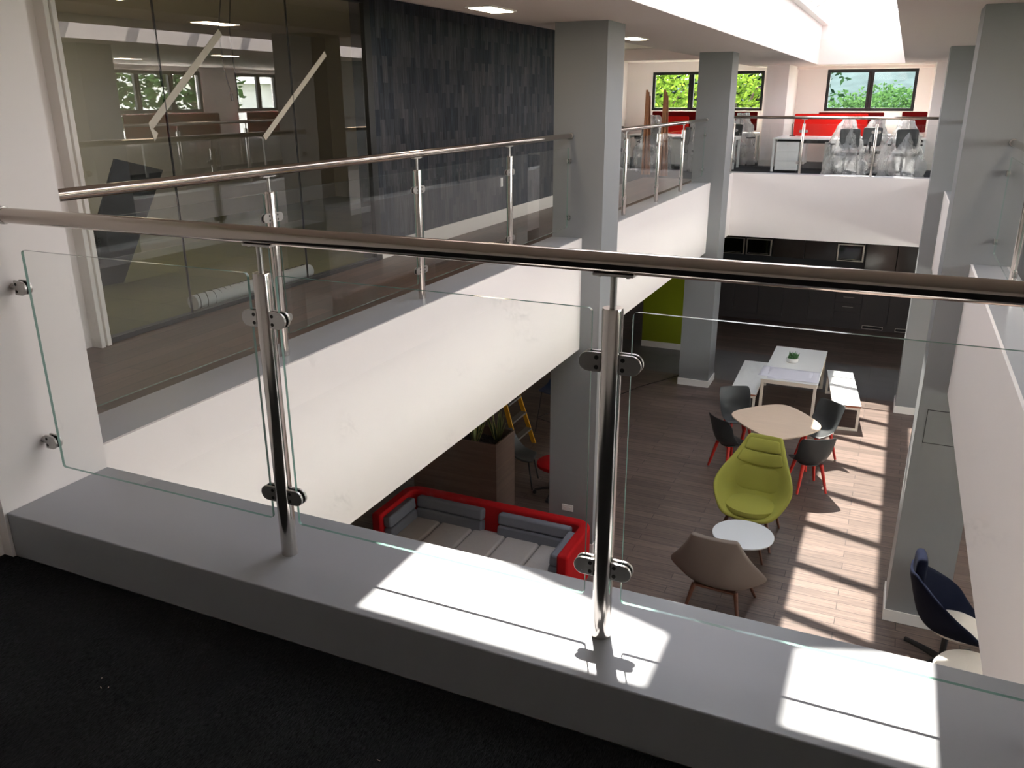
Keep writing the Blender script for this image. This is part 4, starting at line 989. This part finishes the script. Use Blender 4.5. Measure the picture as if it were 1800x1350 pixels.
# wall units with ovens
wx = [(-4.6, -3.86), (-2.60, -1.85), (-1.85, -1.12)]
ovens = [(-3.84, -3.28, 'built-in oven at the left end of the wall units'), (-3.24, -2.62, 'built-in oven second from the left, with a steel frame'), (-1.10, -.50, 'built-in oven with a reflecting window, right of the plain wall doors')]
for (a, b), lb in zip(wx, ('dark wall unit behind the second left column', 'plain gloss wall unit right of the middle oven', 'plain gloss wall unit left of the right oven')):
    e = empty('wall_cabinet', (a, 21.32, 1.56), 0, lb, 'kitchen cabinet', 'kitchen wall cabinets')
    MB().box(.002, b - a - .002, .022, .33, 0, .9).build('carcass', 'kitchen', e)
    MB().box(.004, b - a - .004, 0, .02, .004, .898).build('door', 'kitchen_gloss', e, bevel=.002)
for a, b, lb in ovens:
    e = empty('oven', (a, 21.30, 1.56), 0, lb, 'oven', 'built-in ovens')
    w = b - a
    MB().box(0, w, .03, .35, 0, .9).build('housing', 'kitchen', e)
    MB().box(0, w, 0, .03, .02, .42).build('frame', 'alu', e)
    MB().box(.035, w - .035, -.012, 0, .04, .40).build('door_glass', 'oven_glass', e, bevel=.002)
    MB().cyl((.07, -.035, .07), (w - .07, -.035, .07), .008, n=12).cyl((.09, -.035, .07), (.09, -.012, .07), .006, n=8).cyl((w - .09, -.035, .07), (w - .09, -.012, .07), .006, n=8).build('handle', 'alu', e, smooth=True)
    MB().box(0, w, .004, .03, .43, .88).build('upper_door', 'kitchen_gloss', e)
for a, b, lb in ((-.46, .22, 'tall gloss brown cupboard at the right of the kitchen, catching reflections'), (.23, .95, 'tall gloss brown cupboard behind the second right column')):
    e = empty('tall_cabinet', (a, 21.45, .92), 0, lb, 'kitchen cabinet', 'tall gloss kitchen cupboards')
    h = FB - .02 - e.location.z
    MB().box(.002, b - a - .002, .022, .20, 0, h).build('carcass', 'kitchen', e)
    MB().box(.004, b - a - .004, 0, .02, .004, h).build('door', 'kitchen_gloss', e, bevel=.002)
tp = empty('kitchen_tap', (-2.78, 21.45, .91), 0, 'dark swan-neck kitchen tap on the worktop', 'tap')
MB().cyl((0, 0, 0), (0, 0, .06), .025, n=16).build('base', 'cast_steel', tp, smooth=True)
MB().tube([(0, 0, .05), (0, 0, .35), (0, -.03, .42), (0, -.10, .45), (0, -.17, .42), (0, -.19, .36)], .012, 10).build('spout', 'cast_steel', tp, smooth=True)
tag(MB().prism([(-.42, 21.10), (-.10, 21.18), (-.20, 21.40), (-.42, 21.38)], lambda a, b, t: (a, b, t), .911, .915).build('leaflet', 'paper'), 'white sheet lying on the dark worktop beside the right oven', 'paper')

# ================================================================== back gallery office
def desk(loc, rz, w, d, label, ends=True):
    e = empty('office_desk', loc, rz, label, 'desk', 'white office desks')
    MB().box(0, w, 0, d, .715, .74).build('desk_top', 'white_lam', e, bevel=.002)
    for xx in (.0, w - .05):
        MB().box(xx, xx + .05, .02, .07, 0, .715).box(xx, xx + .05, d - .07, d - .02, 0, .715).box(xx, xx + .05, .07, d - .07, .665, .715).build('leg_frame', 'white_lam', e)
    MB().box(.06, w - .06, d * .5 - .015, d * .5 + .015, .62, .70).build('cable_tray', 'black_plastic', e)
    return e
def pedestal(loc, rz, label):
    e = empty('drawer_pedestal', loc, rz, label, 'drawer unit', 'white desk pedestals')
    MB().box(0, .50, .02, .56, .03, .66).build('carcass', 'white_lam', e, bevel=.003)
    for q in range(3):
        d_ = MB().box(.006, .494, 0, .019, .04 + q * .205, .24 + q * .205).build('drawer_front', 'white_lam', e, bevel=.002)
    MB().cyl((.25, -.004, .60), (.25, 0, .60), .012, n=12).build('lock', 'alu', e)
    MB().box(.04, .46, .06, .5, 0, .03).build('caster_base', 'black_plastic', e)
    return e
def screen(x0, x1, y, z0, z1, mat, label):
    e = empty('desk_screen', (x0, y, z0), 0, label, 'desk screen', 'red desk screens')
    MB().prism(rrect(0, x1 - x0, 0, z1 - z0, .03), lambda a, b, t: (a, t, b), -.015, .015).build('panel', mat, e, bevel=.006)
    MB().box(.1, .16, -.02, .02, -.03, .0).box(x1 - x0 - .16, x1 - x0 - .1, -.02, .02, -.03, 0).build('clip', 'alu', e)
desk((-2.72, 20.42, UF), 0, 1.62, .78, 'white desk behind the back balustrade, near row, next to the white pier')
desk((-2.72, 21.22, UF), 0, 1.62, .78, 'white desk directly behind the bright red screen')
desk((-1.05, 21.22, UF), 0, 1.5, .78, 'white desk behind the wrapped chairs, towards the right columns')
pedestal((-2.64, 20.46, UF), 0, 'white drawer pedestal under the left end of the near desk')
pedestal((-1.62, 20.75, UF), 0, 'white drawer pedestal with a lock under the near desk, left of the wrapped chair')
pedestal((-.10, 21.30, UF), 0, 'white drawer pedestal behind the right wrapped chair')
screen(-2.38, -.80, 21.21, UF + .77, UF + 1.26, 'red_screen', 'long bright red screen on the desks behind the back balustrade')
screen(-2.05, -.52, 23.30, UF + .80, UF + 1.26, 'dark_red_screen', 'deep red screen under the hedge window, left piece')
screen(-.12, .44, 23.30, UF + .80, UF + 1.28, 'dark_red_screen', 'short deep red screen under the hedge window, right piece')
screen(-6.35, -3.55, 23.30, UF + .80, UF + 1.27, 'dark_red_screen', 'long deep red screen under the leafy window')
screen(-5.66, -4.95, 21.6, UF + .76, UF + 1.18, 'red_screen', 'bright red screen on the desk between the left columns')
desk((-2.3, 22.95, UF), 0, 2.7, .7, 'white desk along the back wall under the hedge window')
desk((-6.4, 22.95, UF), 0, 2.9, .7, 'white desk along the back wall under the leafy window')
desk((-6.4, 21.25, UF), 0, 1.9, .75, 'white desk seen between the left columns with a red screen')
desk((-4.35, 20.7, UF), 0, .74, .72, 'white desk end beside the second left column, before the white pier')
pedestal((-5.35, 21.35, UF), 0, 'white drawer pedestal seen between the left columns')
# right wall desks (mirrored in the office glazing)
for y, lb in ((13.7, 'white desk with a red screen under the three pane right window'), (17.6, 'white desk with a red screen under the two pane right window')):
    desk((5.15, y, UF), 0, .8, 2.4, lb)
for y, lb in ((13.7, 'red screen along the three pane right window'), (17.6, 'red screen along the two pane right window'), (6.0, 'red screen along the near right window')):
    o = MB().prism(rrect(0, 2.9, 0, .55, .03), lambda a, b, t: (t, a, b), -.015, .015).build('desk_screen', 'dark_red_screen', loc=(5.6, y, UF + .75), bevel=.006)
    tag(o, lb, 'desk screen', 'red desk screens')
desk((5.15, 6.0, UF), 0, .8, 2.6, 'white desk under the near right window')

# office chair, wrapped in film
def office_chair(label, loc, rz):
    e = empty('office_chair', loc, rz, label, 'office chair', 'office chairs in the gallery')
    MB().box(-.24, .24, -.25, .22, .44, .52).build('seat', 'black_plastic', e, smooth=True, bevel=.035, seg=3)
    MB().grid([[(x, .25 + .03 * (x / .2) ** 2 - .05 * math.sin((z - .6) * 4), z) for x in (-.21, -.1, 0, .1, .21)] for z in (.60, .72, .84, .95, 1.0)]).build('backrest', 'chair_plastic', e, smooth=True, solid=.035, subsurf=1)
    MB().tube([(0, .15, .43), (0, .28, .45), (0, .29, .70)], .022, 8).build('back_bar', 'black_plastic', e, smooth=True)
    for sx_ in (-1, 1):
        MB().tube([(sx_ * .25, .05, .46), (sx_ * .30, .05, .48), (sx_ * .30, .02, .66)], .016, 8).box(sx_ * .30 - .035, sx_ * .30 + .035, -.12, .12, .66, .69).build('armrest', 'black_plastic', e, smooth=True)
    MB().cyl((0, 0, .10), (0, 0, .44), .028, n=14).build('gas_lift', 'black_plastic', e, smooth=True)
    for k in range(5):
        a = 2 * PI * k / 5 + .3
        MB().tube([(0, 0, .12), (.30 * math.cos(a), .30 * math.sin(a), .07)], [.03, .016], 8).build('base_spoke', 'black_plastic', e, smooth=True)
        MB().cyl((.30 * math.cos(a) - .02 * math.sin(a), .30 * math.sin(a) + .02 * math.cos(a), .03), (.30 * math.cos(a) + .02 * math.sin(a), .30 * math.sin(a) - .02 * math.cos(a), .03), .03, n=14).build('caster', 'black_plastic', e, smooth=True)
    return e
def film(loc, label, h=1.16, r0=.40, r1=.10, seed=1, lean=(0, 0)):
    n_, m_ = 40, 26; rows = []
    for i in range(m_ + 1):
        t = i / m_; z = .03 + (h - .03) * t
        base = lerp(r0, r1, t ** 1.5) * (1.0 + .10 * math.sin(t * PI)); row = []
        for k in range(n_ + 1):
            a = 2 * PI * (k % n_) / n_
            fold = .055 * math.sin(a * 7 + seed + 2.5 * t) * (1 - .3 * t) + .10 * noise.noise(Vector((math.cos(a) * 1.8, math.sin(a) * 1.8, t * 3.0 + seed * 5)))
            fold += .05 * noise.noise(Vector((math.cos(a) * 5, math.sin(a) * 5, t * 8 + seed)))
            r = max(base + fold, .02)
            row.append((r * math.cos(a) + lean[0] * t, r * math.sin(a) * .92 + lean[1] * t, z + .02 * noise.noise(Vector((a, t * 5, seed)))))
        rows.append(row)
    mb = MB().grid(rows)
    bmesh.ops.remove_doubles(mb.bm, verts=mb.bm.verts, dist=.0005)
    mb.bm.faces.new([v for v in sorted([v for v in mb.bm.verts if abs(v.co.z - h) < .03 and v.is_boundary], key=lambda v: math.atan2(v.co.y - lean[1], v.co.x - lean[0]))])
    o = mb.build('plastic_cover', 'film', loc=loc, smooth=True)
    return tag(o, label, 'plastic wrap', 'clear plastic covers over office chairs')
chairs = [
    ('office chair under clear film in front of the red screened desk', (-1.12, 19.75, UF), math.radians(200), 'crumpled clear plastic cover over the chair right in front of the bright red screen', 1.20, 1, .42),
    ('second office chair under film, just right of the front wrapped one', (-.56, 20.62, UF), math.radians(160), 'crumpled clear plastic cover just behind the front wrapped chair, by the right rail post', 1.18, 2, .30),
    ('office chair under film in front of the white pier by the right columns', (.02, 19.80, UF), math.radians(190), 'large grey plastic cover over the chair near the second right column', 1.16, 3, .42),
    ('office chair under film left of the white pier, beside the second left column', (-3.72, 22.1, UF), math.radians(150), 'dim plastic cover over the chair between the second left column and the white pier', 1.25, 4, .34),
    ('wrapped office chair between the left columns, beside the timber planks', (-5.20, 19.2, UF), math.radians(30), 'clear plastic cover over the chair under the timber planks', 1.25, 5, .40),
    ('wrapped office chair hard against the first left column', (-6.15, 19.3, UF), math.radians(10), 'clear plastic cover on the chair half behind the first left column', 1.0, 6, .32),
    ('wrapped office chair in front of the left column, under the rail end', (-4.28, 19.6, UF), math.radians(120), 'low clear plastic cover touching the second left column', 1.12, 7, .28),
]
for lb, loc, rz, fl, h, sd, r0 in chairs:
    office_chair(lb, loc, rz); film(loc, fl, h, r0, .10, sd)
# timber lengths standing at the left gallery
random.seed(21)
for i, (x, y, lb) in enumerate(((-5.15, 18.55, 'bundle of raw timber strips standing upright left of the leafy window'), (-4.72, 18.4, 'bundle of raw timber strips standing upright in front of the leafy window'))):
    e = empty('timber_bundle', (x, y, UF), 0, lb, 'timber', 'timber bundles by the leafy window')
    for q in range(4):
        MB().prism([(-.022, -.02), (.022, -.02), (.022, .02), (-.022, .02)], lambda a, b, t: (a + (q - 1.5) * .05 * (1 - .75 * t / 1.8), b - .1 * t / 1.8 + (q % 2) * .041, t), 0, 1.78 - q * .04).build('strip', 'timber', e)
# monitor arms / small items on back desks
for (x, y, lb) in ((-2.45, 21.7, 'small black desk lamp left of the bright red screen'),):
    e = empty('desk_lamp', (x, y, UF + .74), 0, lb, 'lamp')
    MB().lathe([(.01, 0), (.07, 0), (.07, .015), (.01, .015)], n=20).build('base', 'black_plastic', e)
    MB().tube([(0, 0, .01), (-.03, 0, .25), (0, 0, .30), (.12, 0, .28)], .009, 8).build('arm', 'black_plastic', e, smooth=True)
    MB().cyl((.10, 0, .27), (.16, 0, .26), .03, .04, n=14).build('lamp_head', 'black_plastic', e, smooth=True)

# ================================================================== outside
g_ = MB().box(-200, 200, 27, 420, -.2, 0).box(-200, 200, -60, 27, -.6, -.4)
struct('ground', g_, 'grass')
struct('ground_bounce_paving', MB().box(6.2, 22, -30, 60, -.4, -.35).box(-24, -9.3, -30, 26, -.4, -.35), 'brick_out')  # pale surface added to bounce sunlight up through the windows
def foliage(name, label, loc, rx, ry, rz, n_, leaf, mat, seed, trunk=None, cat='tree', group=None, core='leaf_dark'):
    random.seed(seed)
    e = empty(name, loc, 0, label, cat, group)
    mb = MB()
    for _ in range(n_):
        u = random.gauss(0, 1), random.gauss(0, 1), random.gauss(0, 1); L = math.sqrt(sum(q * q for q in u)); rr = random.uniform(.72, 1.06) if random.random() < .85 else random.uniform(.3, .8)
        d = Vector((u[0] / L, u[1] / L, u[2] / L)); bump = 1 + .28 * noise.noise(d * 2.6 + Vector((seed, 0, 0)))
        p_ = Vector((d.x * rx, d.y * ry, d.z * rz)) * rr * bump
        a = Vector((random.gauss(0, 1), random.gauss(0, 1), random.gauss(0, .6))).normalized(); b = a.orthogonal().normalized(); s_ = leaf * random.uniform(.6, 1.3)
        q = b * s_ * .5
        mb._add([p_ - a * s_, p_ + q, p_ + a * s_, p_ - q], [(0, 1, 2, 3)])
    mb.build('crown', mat, e, fixn=False)
    if trunk is not None:
        mt = MB(); mt.tube([(0, 0, -loc[2] + trunk), (.1, 0, -rz * .6), (0, .1, rz * .1)], [.16, .11, .05], 8)
        for k in range(7):
            a = 2 * PI * k / 7; mt.tube([(0, 0, -rz * .5 + k * .12 * rz * .5), (math.cos(a) * rx * .5, math.sin(a) * ry * .5, -rz * .1 + k * .08 * rz), (math.cos(a) * rx * .85, math.sin(a) * ry * .85, rz * .35)], [.06, .04, .015], 6)
        mt.build('trunk', 'bark', e, smooth=True)
    return e
foliage('leafy_shrub', 'bright lime shrub filling the leafy window', (-8.9, 29.3, 4.6), 2.2, 1.6, 2.5, 7500, .11, 'leaf_lime', 1, trunk=0, group='shrubs outside')
foliage('leafy_shrub', 'bright green shrub at the right end of the leafy window', (-5.3, 30.6, 4.7), 2.0, 1.4, 2.4, 5000, .11, 'leaf_lime', 2, trunk=0, group='shrubs outside')
foliage('leafy_tree', 'darker tree behind the lime shrub', (-7.2, 34.5, 5.8), 4.2, 1.8, 4.0, 8000, .17, 'leaf_dark', 3, trunk=0, group='trees outside')
for i, (x, y, z, r, h, m_, lb) in enumerate(((-4.6, 40, 3.3, 1.6, 1.9, 'leaf_lime', 'pale bush at the left foot of the hedge'), (-2.6, 44, 3.3, 1.7, 2.1, 'leaf_mid', 'rounded hedge tree, left in the hedge window'), (-.4, 42, 3.5, 1.5, 2.2, 'leaf_mid', 'rounded hedge tree behind the mullion'),
        (1.6, 45, 3.3, 1.6, 2.1, 'leaf_mid', 'rounded hedge tree, right in the hedge window'), (-1.4, 50, 3.6, 2.0, 2.3, 'leaf_mid', 'hedge tree set further back behind the others'))):
    foliage('hedge_tree', lb, (x, y, z), r, 1.3, h, 3000, .12, m_, 20 + i, trunk=0, group='hedge trees outside')
for i, (y, z, lb) in enumerate(((21.0, 6.3, 'broadleaf tree outside the three pane right window, left crown'), (25.0, 6.0, 'broadleaf tree outside the three pane right window, right crown'), (17.4, 6.0, 'broadleaf tree outside the near part of the right wall'))):
    foliage('broadleaf_tree', lb, (14.5, y, z), 1.6, 1.75, 2.1, 1900, .17, 'leaf_mid', 40 + i, trunk=-.4, group='trees outside')
# wooded hill far behind
hm = MB(); rows = []
for i in range(14):
    r = []
    for j in range(61):
        xx = -150 + 5 * j; t = i / 13
        zz = 16.5 * math.sin(t * PI * .5) * (0.75 + .25 * math.sin(xx * .021 + 1.0)) + 1.6 * noise.noise(Vector((xx * .12, t * 6, 0))) + 1.0 * noise.noise(Vector((xx * .4, t * 14, 3)))
        r.append((xx, 240 + 60 * t, -1 + zz))
    rows.append(r)
hm.grid(rows)
struct('hill', hm, 'leaf_haze', 'haze-tinted wooded hill beyond the hedge', smooth=True)
# low white building outside the right wall
ob = empty('outbuilding', (17, 27.5, -.35), 0, 'low pale building outside, mirrored through the two pane right window', 'building')
MB().box(0, 12, 0, 16, 0, 6.3).build('wall', 'brick_out', ob)
MB().prism([(-.4, 6.3), (12.4, 6.3), (6, 7.4)], lambda a, b, t: (a, t, b), -.4, 16.4).build('roof', 'brick_out', ob)
